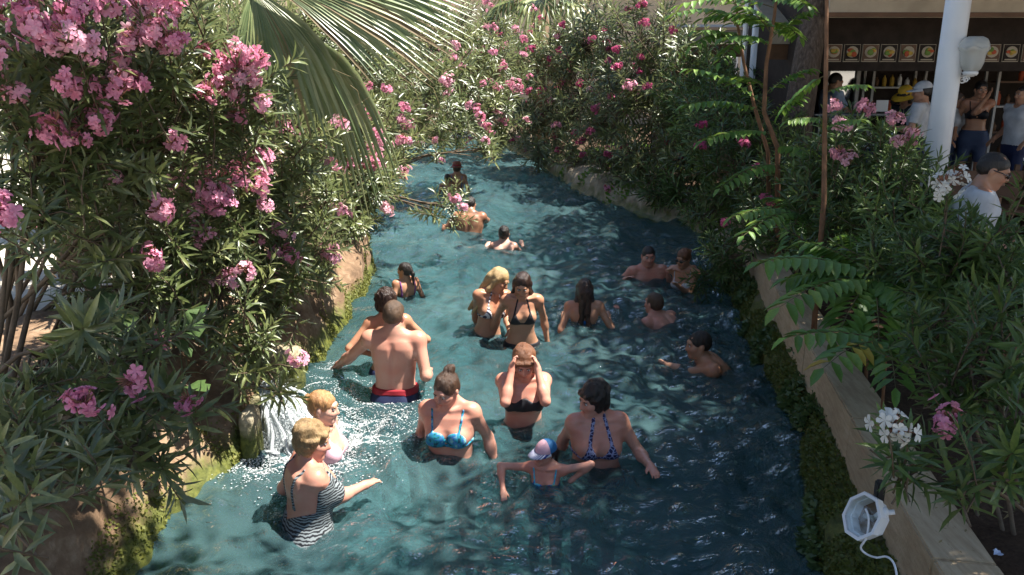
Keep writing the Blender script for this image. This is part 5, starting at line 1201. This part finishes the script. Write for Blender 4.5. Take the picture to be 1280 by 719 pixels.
def shelves(px0, px1, Y, label, zs, seed):
    x0, x1 = xx(px0, Y), xx(px1, Y); root = empty('shelf_unit', ((x0+x1)/2, Y, FL)); tag(root, label, 'shelves', 'cafe shelves'); w = x1-x0; r = random.Random(seed)
    for sx_ in (-w/2, w/2):
        for dy in (-.16, .16): MB().box((sx_, dy, .92), (.035, .035, 1.84)).build('post', M_STEEL, root)
    for k, z in enumerate(zs):
        MB().box((0, 0, z), (w-.04, .36, .025)).build('shelf', M_STEEL if k % 2 else M_WOOD, root)
    for k, z in enumerate(zs):
        n = int(w/.13)
        for j in range(n):
            if r.random() < .2: continue
            o = None; x = -w/2+.1+(w-.2)*j/max(1, n-1); hb = r.uniform(.12, .2); m = r.choice([M_FOOD_Y, M_DARKW, M_BROWN, M_WHITE, M_FOOD_R, M_BLUE])
            b = MB().lathe([(.032, 0), (.034, hb*.6), (.028, hb*.75), (.012, hb*.85), (.013, hb)], 8).build('jar', m, None, True); b.location = ((x0+x1)/2+x, Y-.05, FL+z+.011)
            tag(b, 'small bottle or jar standing on the cafe shelves', 'bottle', 'bottles on the cafe shelves')
shelves(1240, 1330, 11.8, 'metal shelf unit of jars to the right of the lantern', (.25, .62, 1.0, 1.36, 1.7), 4)
shelves(1086, 1150, 12.6, 'dim shelf unit at the back of the cafe', (.3, .75, 1.2, 1.6), 5)
# counter with glass display case
cY = 10.9; x0, x1 = xx(1015, cY, 150), xx(1135, cY, 150); zt = zz(180, cY)
ctr = empty('display_counter', ((x0+x1)/2, cY, FL)); tag(ctr, 'white topped cafe counter with curved glass display case and blue front', 'counter'); w = x1-x0; zc = zt-FL
MB().box((0, 0, zc/2-.02), (w-.06, .56, zc-.04)).build('cabinet', M_BLUE, ctr); MB().box((0, -.02, zc), (w, .66, .05), bev=.01).build('worktop', M_WHITE, ctr)
for s_ in (-1, 1): MB().box((s_*w/2*.97, .02, zc+.20), (.02, .50, .36)).build('case_end', M_STEEL, ctr)
v = []; f = []
for i in range(9):
    a = math.pi/2*i/8; y = -.26+.22*(1-math.cos(a)); z = zc+.03+.35*math.sin(a); v += [(-w/2*.95, y, z), (w/2*.95, y, z)]
for i in range(8): f.append((i*2, i*2+1, i*2+3, i*2+2))
obj('case_glass', v, f, M_GLASS, ctr, True); MB().box((0, .13, zc+.385), (w*.98, .34, .018)).build('case_top', M_STEEL, ctr)
for k in range(9):
    b = MB().lathe([(0, 0), (.05, .002), (.058, .012), (.045, .035), (.015, .05), (0, .052)], 10).build('pastry', (M_FOOD_Y, M_BROWN, M_FOOD_R)[k % 3], None, True); b.location = ((x0+x1)/2-w*.42+w*.84*k/8, cY+.05*(k % 2), zt+.027); tag(b, 'small round pastry inside the glass display case', 'pastry', 'pastries in the display case')
cd = at_y(1103, 128, cY+.1); card = MB().box((0, 0, .075), (.16, .012, .15)); card.box((0, .03, .004), (.14, .07, .008)); cdo = card.build('price_card', M_WHITE, None); cdo.location = (cd.x, cY+.1, zt+.42); tag(cdo, 'blank white card standing on the display case', 'card')
# white columns
def column(px, py, D, rad, label, ht=3.3):
    q = at_d(px, py, D); root = empty('white_column', (q.x, q.y, FL)); tag(root, label, 'column', 'white terrace columns')
    MB().lathe([(rad, .12), (rad*.985, 1.5), (rad*.97, ht)], 28).build('shaft', M_WHITE, root, True); MB().lathe([(rad*1.5, 0), (rad*1.5, .07), (rad*1.15, .10), (rad*1.05, .125)], 28).build('base', M_WHITE, root, True); return root
colm = column(1184, 100, 7.1, .105, 'tall white round column carrying the frosted lantern')
column(945, 70, 12.0, .085, 'slim white column behind the forked sapling')
pr = empty('terrace_canopy', (8.0, 8.0, 3.72)); tag(pr, 'flat canopy roof carried by the white columns over the cafe terrace', 'canopy')
MB().box((0, 0, .10), (7.8, 3.2, .12)).build('roof_slab', M_TAN, pr); MB().box((0, -1.2, .0), (7.6, .14, .12)).build('beam', M_WHITE, pr); MB().box((0, 1.2, .0), (7.6, .14, .12)).build('beam', M_WHITE, pr)
# lantern on the column
q = at_d(1213, 92, 6.95); lan = empty('wall_lantern', tuple(q)); tag(lan, 'frosted tulip lantern on a white scroll bracket fixed to the column', 'lantern'); cx = colm.location.x-q.x+.10; cy = colm.location.y-q.y
br = MB(); br.tube([(cx-.02, cy, -.02), (cx+.1, cy*.6, -.02), (0, 0, -.02)], .009, 8)
for sc_, zc_ in ((.045, .03), (.035, -.06)):
    br.tube([(cx+.03+.045*math.cos(a*.45)*(1-a/26), cy*.9, zc_+sc_*math.sin(a*.45)*(1-a/26)) for a in range(0, 22)], .007, 6)
br.tube([(-.03+.03*math.cos(a*.5)*(1-a/24), 0, -.05+.03*math.sin(a*.5)*(1-a/24)) for a in range(20)], .006, 6)
br.tube([(cx+.0, cy, -.10), (cx+.005, cy, .10)], .012, 8); br.build('bracket', M_WHITE, lan, True)
MB().lathe([(.0, -.02), (.05, -.018), (.062, .0), (.058, .018), (.04, .02)], 20).build('lamp_base', M_WHITE, lan, True)
v = []; f = []; n = 40; prof = [(.055, .02), (.075, .04), (.092, .09), (.098, .15), (.108, .185), (.128, .215), (.120, .222)]
for i, (r0, z0) in enumerate(prof):
    for k in range(n):
        a = 2*math.pi*k/n; lob = math.cos(a*6); e = (i/(len(prof)-1))**2; v.append((r0*(1+.03*lob*e)*math.cos(a), r0*(1+.03*lob*e)*math.sin(a), z0+.014*lob*e))
for i in range(len(prof)-1):
    for k in range(n): f.append((i*n+k, i*n+(k+1) % n, (i+1)*n+(k+1) % n, (i+1)*n+k))
obj('glass_shade', v, f, M_FROST, lan, True)
v = []; f = []; prof = [(.122, .222), (.118, .25), (.100, .285), (.06, .305), (.0, .31)]
for i, (r0, z0) in enumerate(prof):
    for k in range(n): a = 2*math.pi*k/n; v.append((r0*math.cos(a), r0*math.sin(a), z0+.012*math.cos(a*6)*(1-i/4)))
for i in range(4):
    for k in range(n): f.append((i*n+k, i*n+(k+1) % n, (i+1)*n+(k+1) % n, (i+1)*n+k))
obj('glass_lid', v, f, M_FROST, lan, True)
MB().lathe([(.012, .02), (.016, .03), (.016, .10), (.010, .13), (0, .135)], 10).build('bulb', M_WHITE, lan, True)
# brown benches and table on the terrace, seated man's chair
def bench(px0, px1, py, Y, label):
    x0, x1 = xx(px0, Y, py), xx(px1, Y, py); z = zz(py, Y)-FL; root = empty('bench', ((x0+x1)/2, Y, FL)); tag(root, label, 'bench', 'brown cafe benches'); w = x1-x0
    MB().box((0, .02, .42), (w, .42, .05), bev=.008).build('seat', M_WOOD, root)
    for k in range(2): MB().box((0, .22, .58+.17*k), (w, .03, .13), bev=.006).build('back_slat', M_WOOD, root)
    for s_ in (-1, 1): MB().box((s_*(w/2-.06), .02, .20), (.06, .40, .40)).build('leg', M_WOOD, root)
    for s_ in (-1, 1): MB().box((s_*(w/2-.06), .245, .45), (.05, .03, .86)).build('back_post', M_WOOD, root)
bench(1188, 1300, 190, 8.6, 'brown wooden bench behind the seated man'); bench(1075, 1160, 200, 9.0, 'brown wooden bench by the foot of the counter')
qs = at_y(1237, 250, 6.15); ch = empty('chair', (qs.x-.10, 5.35, FL)); tag(ch, 'dark chair under the seated man in white', 'chair'); ch.rotation_euler = (0, 0, R(62))
MB().box((0, 0, .43), (.44, .44, .05), bev=.01).build('seat', M_BLACKM, ch); MB().box((0, .21, .72), (.42, .03, .34), bev=.01).build('backrest', M_BLACKM, ch)
for a in (-1, 1):
    for b in (-1, 1): MB().tube([(a*.19, b*.19, .0), (a*.19, b*.19, .42 if b < 0 else .85)], .016, 6).build('leg', M_BLACKM, ch)
qt = at_y(1300, 285, 4.7); tb_ = empty('table', (qt.x+.15, 4.7, FL)); tag(tb_, 'terrace table draped with a white cloth beside the white flowers', 'table')
MB().lathe([(.05, 0), (.04, .03), (.03, .05), (.03, .70)], 10).build('pedestal', M_BLACKM, tb_, True); MB().lathe([(.34, .70), (.34, .73)], 20).build('table_top', M_WOOD, tb_)
v = []; f = []; n = 44
for i, (r0, z0) in enumerate(((0, .742), (.2, .742), (.352, .741), (.36, .72), (.375, .60), (.39, .47), (.40, .36))):
    for k in range(n): a = 2*math.pi*k/n; e = max(0, i-3)/3; rr = r0*(1+.07*e*math.cos(a*9)); v.append((rr*math.cos(a), rr*math.sin(a), z0))
for i in range(6):
    for k in range(n): f.append((i*n+k, i*n+(k+1) % n, (i+1)*n+(k+1) % n, (i+1)*n+k))
tc = obj('tablecloth', v, f, M_SHEET, None, True); tc.location = tb_.location; tag(tc, 'white cloth hanging from the terrace table', 'tablecloth')
# left awning with brown sign
aw = empty('awning_stall', (3.6, 11.3, FL)); tag(aw, 'tan awning stall with a brown sign board left of the thick trunk', 'stall'); AB = Vector(aw.location)
za0, za1, zs0 = zz(55, 11), zz(33, 11), zz(75, 11); xa, xb = xx(958, 11), xx(1024, 11)
fr_ = MB().box(Vector(((xa+xb)/2, 11.0, (za0+za1)/2))-AB, (xb-xa, .03, za1-za0)).build('valance', M_TAN, aw)
obj('canopy', [Vector(q)-AB for q in ((xa, 10.99, za1), (xb, 10.99, za1), (xb, 12.4, za1+.55), (xa, 12.4, za1+.55), (xa, 10.99, za1+.02), (xb, 10.99, za1+.02), (xb, 12.4, za1+.57), (xa, 12.4, za1+.57))], [(3, 2, 1, 0), (4, 5, 6, 7), (0, 1, 5, 4), (1, 2, 6, 5), (2, 3, 7, 6), (3, 0, 4, 7)], M_TAN, aw)
r_ = random.Random(3)
for k in range(11):     # cursive lettering too blurred to read: slanted pen strokes
    x = xa+.14+k*.045; z_ = (za0+za1)/2-.02; MB().tube([Vector((x, 10.981, z_-.06))-AB, Vector((x+.035, 10.981, z_+r_.uniform(.0, .07)))-AB], .005, 4).build('lettering', M_CREAM, fr_)
sg_ = MB().box(Vector(((xa+xb)/2, 11.04, (za0+zs0)/2))-AB, (xb-xa, .03, za0-zs0-.01)).build('sign_board', M_BROWN, aw)
tcu = bpy.data.curves.new('sign_text', 'FONT'); tcu.body = 'AR'; tcu.size = .19; tcu.extrude = .004; to = bpy.data.objects.new('lettering', tcu); dg = bpy.context.evaluated_depsgraph_get(); COL.objects.link(to); dg.update()
tm = bpy.data.meshes.new_from_object(to.evaluated_get(dg)); bpy.data.objects.remove(to); tm.materials.clear(); tm.materials.append(M_BLACKM)
inst('lettering', tm, sg_, Matrix.Translation(Vector((xx(997, 11), 11.018, zs0+.04))-AB) @ Matrix.Rotation(math.pi/2, 4, 'X'))
for x in (xa+.05, xb-.05): MB().tube([Vector((x, 12.35, FL))-AB, Vector((x, 12.35, za1+.54))-AB], .04, 8).build('post', M_WHITE, aw)
MB().box(Vector(((xa+xb)/2, 12.3, 1.3))-AB, (xb-xa, .05, 1.7)).build('back_panel', M_DARKW, aw)
# second pale awning over the far oleanders
a2 = empty('awning_stall', (4.6, 17.5, .46)); tag(a2, 'pale roofed stall with brown fascia glimpsed above the shady oleander', 'stall'); A2 = Vector(a2.location); z0, z1, z2 = zz(34, 16.5), zz(54, 16.5), zz(66, 16.5)
xa, xb = xx(835, 16.5), xx(950, 16.5)
MB().box(Vector(((xa+xb)/2, 17.4, z0+.02))-A2, (xb-xa, 2.0, .05)).build('roof', M_WHITE, a2); MB().box(Vector(((xa+xb)/2, 16.5, (z0+z1)/2-.02))-A2, (xb-xa, .04, z0-z1-.06)).build('valance', M_CREAM, a2); MB().box(Vector(((xa+xb)/2, 16.54, (z1+z2)/2-.05))-A2, (xb-xa, .04, z1-z2+.06)).build('fascia', M_BROWN, a2)
for x in (xa+.06, xb-.06):
    for y in (16.6, 18.2): MB().tube([Vector((x, y, .4))-A2, Vector((x, y, z0))-A2], .05, 8).build('post', M_WHITE, a2)
MB().box(Vector(((xa+xb)/2, 18.2, 1.4))-A2, (xb-xa, .05, 2.0)).build('back_panel', M_DARKW, a2)
# beige house behind the bend
hs = empty('beige_house', (1.0, 26.5, .40)); tag(hs, 'beige plastered house behind the far oleanders and palm', 'house'); HBs = Vector(hs.location)
def hwall(name, c, d, m, par=hs): return MB().box(Vector(c)-HBs, d).build(name, m, par)
hwall('wall', (1.0, 27.2, 2.6), (26, .3, 4.6), M_BEIGE); hwall('wall', (-12.1, 30, 2.6), (.3, 5.4, 4.6), M_BEIGE); hwall('wall', (14.1, 30, 2.6), (.3, 5.4, 4.6), M_BEIGE)
hwall('roof', (1.0, 29.8, 5.0), (27, 6.4, .22), M_ROOF); hwall('plinth', (1.0, 27.0, .65), (26, .12, .5), M_TAN)
for x in (-9, -5.5, -2, 1.5, 5.6, 9, 12):
    w_ = hwall('window', (x, 27.03, 2.5), (1.0, .06, 1.3), M_WOOD); hwall('pane', (x-.23, 26.99, 2.5), (.4, .03, 1.12), M_PANE, w_); hwall('pane', (x+.23, 26.99, 2.5), (.4, .03, 1.12), M_PANE, w_); hwall('sill', (x, 26.96, 1.80), (1.2, .2, .08), M_TAN, w_)

# ------------------------------------------------------------------ background hedge and rocks on the left, spout and splash
def hedge(label, base, blobs, shoots, seed, **kw): return oleander(label, base, blobs, shoots, seed=seed, **kw)
hedge('tall oleander behind the near pink one, filling the left bank', lb(-3.3, 5.0), [(20, 60, 5.0, 80), (130, 70, 5.2, 80), (230, 60, 5.4, 80), (120, 190, 5.1, 80), (220, 190, 5.3, 80), (250, 290, 5.4, 70), (170, 290, 5.2, 60), (110, 250, 5.1, 55)], 280, 31, sc=1.35, fprob=.05)
hedge('tall oleander behind the palm trunk on the left bank', lb(-4.4, 7.6), [(20, 60, 7.6, 80), (120, 60, 7.6, 80), (220, 60, 7.6, 80), (320, 70, 7.8, 80), (60, 160, 7.4, 70), (180, 170, 7.5, 70), (300, 180, 7.6, 70), (340, 260, 7.4, 55), (240, 260, 7.3, 60)], 270, 32, sc=1.8, fprob=.03)
hedge('sunny oleander with pale leaves behind the palm frond', lb(-3.6, 11.5), [(300, 40, 11.5, 70), (390, 40, 11.5, 70), (470, 50, 11.5, 60), (530, 70, 12, 50), (360, 130, 11.2, 60), (450, 130, 11.2, 60), (520, 140, 12, 45), (480, 195, 11.6, 28)], 280, 33, sc=1.7, fprob=.12)
hedge('dense oleander at the end of the far bank', (-.1, 21.5, .42), [(640, 70, 21.5, 40), (620, 120, 21.5, 35), (650, 160, 21.5, 30), (600, 60, 21, 40), (560, 80, 21, 40), (570, 150, 20.5, 28), (540, 120, 20, 40), (530, 175, 20, 22)], 220, 34, sc=1.9, fprob=.12)
hedge('leafy shaded oleander under the pale roofed stall', (3.9, 12.4, .45), [(880, 110, 12.6, 50), (905, 190, 11.6, 50), (860, 250, 12.0, 28), (840, 230, 12.6, 32), (870, 150, 12.4, 50), (820, 240, 13, 22), (930, 130, 12, 45)], 250, 35, sc=1.5, right=True, fcol='deep')
hedge('bushy oleander with plain leaves along the terrace edge', (3.7, 7.0, .45), [(1010, 215, 7.6, 38), (1080, 240, 7.0, 40), (1140, 250, 6.8, 40), (1000, 290, 6.8, 32)], 120, 36, sc=1.2, right=True)
M_WETROCK = rock_mat('spout_rock', [(.12, .09, .05), (.30, .25, .16), (.48, .42, .30)], moss=.5, moss_z=(.0, .5), scale=6)
def rock(name, c, d, seed, m, rot=0.0, sub=3, amp=.16):
    bm = bmesh.new(); bmesh.ops.create_icosphere(bm, subdivisions=sub, radius=1)
    for v_ in bm.verts:
        p = v_.co.copy(); q_ = Vector((abs(p.x)**.6*math.copysign(1, p.x), abs(p.y)**.6*math.copysign(1, p.y), abs(p.z)**.6*math.copysign(1, p.z)))
        q_ *= 1+amp*mnoise.fractal(p*1.7+Vector((seed*3.1, 0, 0)), 1, 2, 4); v_.co = Vector((q_.x*d[0], q_.y*d[1], q_.z*d[2]))
    me = bpy.data.meshes.new(name); bm.to_mesh(me); bm.free(); me.materials.append(m); me.polygons.foreach_set('use_smooth', [True]*len(me.polygons)); o = inst(name, me); o.location = c; o.rotation_euler = (0, 0, rot); return o
sp = at_z(319, 572, 0)
tag(rock('spout_stone', (sp.x-.02, sp.y+.02, .10), (.065, .08, .24), 1, M_WETROCK), 'upright mossy stone post beside the gushing spout', 'stone', 'stones at the spout')
sq = at_d(312, 492, 5.45); tag(rock('spout_stone', (sq.x, sq.y, sq.z), (.055, .20, .045), 2, M_WETROCK, .5), 'flat slanting stone lip above the gushing spout', 'stone', 'stones at the spout')
st = at_d(352, 470, 6.0); tag(rock('spout_stone', (st.x+.02, st.y+.05, .16), (.12, .14, .22), 3, M_WETROCK), 'yellow mossy stone behind the gushing spout', 'stone', 'stones at the spout')
for k, (px, py) in enumerate(((1005, 560), (1030, 690), (985, 500), (960, 450), (1040, 650))):
    q = at_z(px+14, py, 0); tag(rock('bank_stone', (q.x+.08, q.y, .05+.02*k), (.09, .14, .09), 40+k, M_ROCK_R, k), 'mossy brown stone in the bank below the kerb wall', 'stone', 'stones under the kerb wall')
# gush of water
def foam_mat():
    t = NT('white_foam'); d = t.pbr((.80, .84, .85), .35, .4); tr = t.n('BsdfTranslucent', Color=(.8, .85, .86)); m = t.n('MixShader', Fac=.3); t.set(m.inputs[1], d); t.set(m.inputs[2], tr)
    a = t.n('BsdfTransparent', Color=(1, 1, 1)); m2 = t.n('MixShader', Fac=.80); t.set(m2.inputs[1], a); t.set(m2.inputs[2], m); return t.done(m2)
M_FOAM = foam_mat()
lip = at_d(328, 488, 5.55); r_ = random.Random(12); mb = MB(); foot = at_z(368, 545, 0)
gush = empty('spout_stream', (lip.x, lip.y, 0)); tag(gush, 'white gush of water falling from the spout in the left bank', 'water spout'); gb = Vector(gush.location)
mb = MB()
for k in range(170):
    a = lip+Vector((r_.uniform(-.05, .06), r_.uniform(-.10, .16), r_.uniform(-.06, .02))); e = foot+Vector((r_.gauss(0, .10), r_.gauss(0, .12), -.02)); pts = []
    for j in range(9):
        t = j/8; p = a.lerp(e, t); p.z = a.z+(e.z-a.z)*t**2.0+.03*math.sin(t*3.14)+r_.gauss(0, .008)*t; p.x += r_.gauss(0, .007); p.y += r_.gauss(0, .007); pts.append(p-gb)
    w0 = r_.uniform(.004, .011); mb.tube(pts, [w0*(.7+.9*(j/8)*r_.uniform(.5, 1.4)) for j in range(9)], 5, False)
o = mb.build('falling_water', M_FOAM, gush, True); o['kind'] = 'stuff'
def drops(centres, n, spread, zr, rad, seed, name, label):
    rs = np.random.RandomState(seed); oc = np.array([(1, 0, 0), (-1, 0, 0), (0, 1, 0), (0, -1, 0), (0, 0, 1), (0, 0, -1)], float); of = np.array([(0, 2, 4), (2, 1, 4), (1, 3, 4), (3, 0, 4), (2, 0, 5), (1, 2, 5), (3, 1, 5), (0, 3, 5)])
    PP = []
    for (c, wgt, sp_, zh_) in centres:
        m = int(n*wgt); g = rs.normal(size=(m, 2))*sp_; PP.append(np.stack([c.x+g[:, 0], c.y+g[:, 1], np.abs(rs.normal(size=m))*zh_*np.exp(-(g**2).sum(1)/(2*sp_*sp_))], 1))
    PP = np.concatenate(PP); low = PP[:, 2] < .02; PP[low, 2] = wave_h(PP[low, 0], PP[low, 1])+.004
    r0 = rad*rs.uniform(.4, 1.5, len(PP))*np.where(low, 1, .7); sc3 = np.stack([r0*1.5, r0*1.5, np.where(low, r0*.55, r0)], 1)
    V = [(oc[None]*sc3[:, None]+PP[:, None]).reshape(-1, 3)]; Fq = [(of[None]+6*np.arange(len(PP))[:, None, None]).reshape(-1, 3)]
    o = obj(name, np.concatenate(V), np.concatenate(Fq), M_FOAM, None, True); tag(o, label, 'foam', kind='stuff'); return o
drops([(foot+Vector((-.03, 0, 0)), 1.6, .12, .14), (foot+Vector((.08, -.02, 0)), 1.6, .17, .05), (foot+Vector((.05, -.28, 0)), .5, .20, .02), (foot+Vector((.30, .10, 0)), .45, .28, .015), (foot+Vector((.15, .5, 0)), .25, .3, .006)], 9000, .2, .1, .0038, 3, 'foam', 'white foam and spray where the spout hits the pool')
drops([(at_z(708, 398, 0), .5, .09, .06), (at_z(762, 398, 0), .3, .06, .04), (at_z(420, 464, 0), .35, .07, .04), (at_z(600, 413, 0), .15, .05, .01), (at_z(660, 425, 0), .15, .08, .01), (at_z(735, 404, 0), .25, .12, .02)], 900, .1, .05, .0034, 4, 'splash', 'small white splashes beside the moving bathers')

# ------------------------------------------------------------------ moss and little hanging plants on the banks
def tufts(name, label, pts, nrm, size, m, seed):
    rs = np.random.RandomState(seed); n = len(pts); d = nrm+rs.normal(scale=.7, size=(n, 3)); d[:, 2] -= .25; d /= np.linalg.norm(d, axis=1)[:, None]; s_ = np.cross(d, rs.normal(size=(n, 3))); s_ /= np.linalg.norm(s_, axis=1)[:, None]
    L = (size*rs.uniform(.5, 1.5, n))[:, None]; V = np.stack([pts, pts+d*L*.5+s_*L*.34, pts+d*L, pts+d*L*.5-s_*L*.34], 1).reshape(-1, 3)
    o = obj(name, V, np.arange(n*4).reshape(-1, 4), m); tag(o, label, 'moss', kind='stuff'); return o
r_ = random.Random(77); fb = MB()
for k in range(46):
    u_ = r_.random(); a = hub+Vector((1, .06, -.03)).normalized()*r_.uniform(.5, 1.15)*math.cos(u_*.8)+Vector((.02, -.45, -.90)).normalized()*r_.uniform(.5, 1.1)*math.sin(u_*.8); L_ = r_.uniform(.08, .28); w_ = r_.uniform(-.08, .08)
    fb.tube([a, a+Vector((L_*.35+w_, r_.uniform(-.05, .05), -L_*.25)), a+Vector((L_*.45+w_*2, 0, -L_*.6)), a+Vector((L_*.4-w_, 0, -L_))], [.0018, .0015, .0013, .0008], 3, False)
fo_ = fb.build('leaf_fibres', M_DRY, palm, True); fo_['kind'] = 'stuff'
M_MOSS = leaf_mat('moss_leaf', (.055, .075, .014), (.11, .135, .026), (.20, .20, .04), rough=.6, transl=.2)
def bank_points(oname, n, seed, cond):
    me = bpy.data.objects[oname].data; rs = np.random.RandomState(seed); co = np.zeros(len(me.vertices)*3, np.float32); me.vertices.foreach_get('co', co); co = co.reshape(-1, 3)
    no = np.zeros(len(me.vertices)*3, np.float32); me.vertices.foreach_get('normal', no); no = no.reshape(-1, 3); q = np.array([p.vertices[:] for p in me.polygons if len(p.vertices) == 4]); c = co[q].mean(1); ok = q[cond(c)]
    a = np.linalg.norm(np.cross(co[ok[:, 2]]-co[ok[:, 0]], co[ok[:, 3]]-co[ok[:, 1]]), axis=1); i = rs.choice(len(ok), n, p=a/a.sum()); u, w = rs.rand(n, 1), rs.rand(n, 1); A = ok[i]
    P = co[A[:, 0]]*(1-u)*(1-w)+co[A[:, 1]]*u*(1-w)+co[A[:, 2]]*u*w+co[A[:, 3]]*(1-u)*w; N = no[A[:, 0]]
    fl = np.sign((N*np.array([0, 0, 1])).sum(1)+1e-6); return P, N*fl[:, None]
P, N = bank_points('mossy_bank', 30000, 1, lambda c: (c[:, 2] > -.03) & (c[:, 1] > 2) & (c[:, 1] < 11))
keep = np.array([mnoise.noise(Vector(p)*3.1) > -.22 for p in P]); P, N = P[keep], N[keep]
tufts('moss', 'thick yellow green moss clothing the bank below the kerb wall', P, N, .024, M_MOSS, 2)
keep = np.array([mnoise.noise(Vector(p)*2.2+Vector((9, 0, 0))) > .12 for p in P]); Pk = P[keep][:5200]; tufts('hanging_plants', 'small hanging leaves trailing over the mossy bank', Pk+N[keep][:5200]*.03, N[keep][:5200], .045, M_BROAD, 5)
P, N = bank_points('bank', 16000, 3, lambda c: (c[:, 2] > -.02) & (c[:, 2] < .24) & (c[:, 1] > 2) & (c[:, 1] < 13)); keep = np.array([mnoise.noise(Vector(p)*2.6) > -.05 for p in P])
tufts('moss', 'band of moss along the waterline of the left bank', P[keep], N[keep], .018, M_MOSS, 6)
P, N = bank_points('bank.001', 9000, 4, lambda c: (c[:, 2] > .05) & (c[:, 2] < .6) & (c[:, 1] < 20) & (c[:, 0] < 5)); keep = np.array([mnoise.noise(Vector(p)*1.4) > .10 for p in P])
tufts('grass', 'green tufts growing on the shaded far bank', P[keep], N[keep]+np.array([0, 0, .8]), .075, M_FERN, 7)
# dead leaves on soil and kerb
rs = np.random.RandomState(9); n = 900; yy_ = rs.uniform(2.2, 9, n); oo = np.where(rs.rand(n) < .12, rs.uniform(.03, .2, n), rs.uniform(.28, 2.2, n)); Pd = np.stack([np.array([cope_x(y) for y in yy_])+oo, yy_, np.where(oo < .24, COPE_Z+.006, .515)], 1)
d = rs.normal(size=(n, 3)); d[:, 2] *= .15; d /= np.linalg.norm(d, axis=1)[:, None]; s_ = np.cross(d, np.array([0, 0, 1.0])); L = rs.uniform(.02, .07, n)[:, None]*np.where(oo < .24, .5, 1)[:, None]
o = obj('dead_leaves', np.stack([Pd, Pd+d*L*.5+s_*L*.18, Pd+d*L, Pd+d*L*.5-s_*L*.18], 1).reshape(-1, 3), np.arange(n*4).reshape(-1, 4), M_DRY); tag(o, 'dry fallen leaves scattered on the bed soil and kerb', 'leaves', kind='stuff')

# ------------------------------------------------------------------ floodlight on the kerb wall, cable, paper scrap
fc = at_d(1080, 646, 3.02); fl = empty('floodlight', tuple(fc)); tag(fl, 'white octagonal floodlight tilted on the pool side of the kerb wall', 'floodlight')
nrm_ = Vector((-.80, -.35, .42)).normalized(); RT = nrm_.to_track_quat('Z', 'Y').to_matrix()
def octo(r0, z0, r1, z1, name, m, par, closed=True, sq=(1, 1.18)):
    v = []; f = []
    for (r, z) in ((r0, z0), (r1, z1), (r1*.86 if closed else r1, z1), (r0*.86 if closed else r0, z0)):
        for k in range(8): a = math.pi/8+k*math.pi/4; v.append(RT @ Vector((r*math.cos(a)*sq[0], r*math.sin(a)*sq[1], z)))
    for i in range(4):
        for k in range(8): f.append((i*8+k, i*8+(k+1) % 8, ((i+1) % 4)*8+(k+1) % 8, ((i+1) % 4)*8+k))
    return obj(name, v, f, m, par)
octo(.078, -.018, .080, .018, 'rim', M_WHITE, fl); octo(.066, -.055, .074, -.016, 'housing', M_WHITE, fl)
v = [RT @ Vector((.070*math.cos(math.pi/8+k*math.pi/4), .070*1.18*math.sin(math.pi/8+k*math.pi/4), .012)) for k in range(8)]; obj('front_glass', v, [tuple(range(8))], M_GLASS, fl)
v = [RT @ Vector((.058*math.cos(k*math.pi/8), .058*1.18*math.sin(k*math.pi/8), -.050)) for k in range(16)]; obj('reflector', v, [tuple(range(16))], M_BROWN, fl)
MB().tube([RT @ Vector((-.02, 0, -.03)), RT @ Vector((.02, .01, -.02))], .010, 8).build('bulb', M_FROST, fl, True)
wp = at_d(1108, 640, 2.98)-fc
arm = MB(); arm.tube([RT @ Vector((.0, .0, -.05)), wp*.7+Vector((0, 0, .0)), wp+Vector((.03, .0, 0))], .010, 8); arm.ell(wp*.9, (.018, .018, .022), 10); arm.build('mounting_arm', M_WHITE, fl, True)
jb = at_d(1099, 617, 3.06)-fc; MB().box(jb, (.03, .05, .10), Matrix.Rotation(R(-11), 3, 'Z'), bev=.006).build('junction_box', M_BLACKM, fl)
c_ = [at_d(1082, 636, 3.0), at_d(1086, 650, 2.98), at_d(1083, 672, 2.98), at_d(1076, 684, 3.0), at_d(1082, 692, 3.0), at_d(1095, 697, 2.96), at_d(1108, 696, 2.93), at_d(1117, 704, 2.9), at_d(1121, 722, 2.86), at_d(1122, 760, 2.8)]
cv = [];
for i in range(len(c_)-1):
    a, b, c2, d2 = c_[max(0, i-1)], c_[i], c_[i+1], c_[min(len(c_)-1, i+2)]
    for k in range(5): u_ = k/5; cv.append(.5*((2*b)+(c2-a)*u_+(2*a-5*b+4*c2-d2)*u_*u_+(3*b-a-3*c2+d2)*u_**3))
ca = MB().tube(cv, .0042, 6).build('power_cable', M_WHITE, None, True); tag(ca, 'white cable hanging from the floodlight across the rocks', 'cable')
pp = at_z(1245, 695, .52); v = []; f = []; r_ = random.Random(2)
for i in range(4):
    for j in range(4): v.append((pp.x+(i-1.5)*.011+r_.uniform(-.003, .003)+.004*j, pp.y+(j-1.5)*.014, .528+r_.uniform(0, .014)))
for i in range(3):
    for j in range(3): f.append((i*4+j, (i+1)*4+j, (i+1)*4+j+1, i*4+j+1))
tag(obj('paper_scrap', v, f, plain('bluish_paper', (.55, .62, .78), .8, .2, var=.05)), 'crumpled pale blue paper scrap on the bed soil', 'paper')
# ------------------------------------------------------------------ layout units to metres, camera included (set at the top)
S4 = Matrix.Scale(UNIT, 4)
for o in COL.objects:
    if o.parent is None and o.type not in ('CAMERA', 'LIGHT'): o.matrix_basis = S4 @ o.matrix_basis
print('objects', len(bpy.data.objects), _t.time()-_t0)
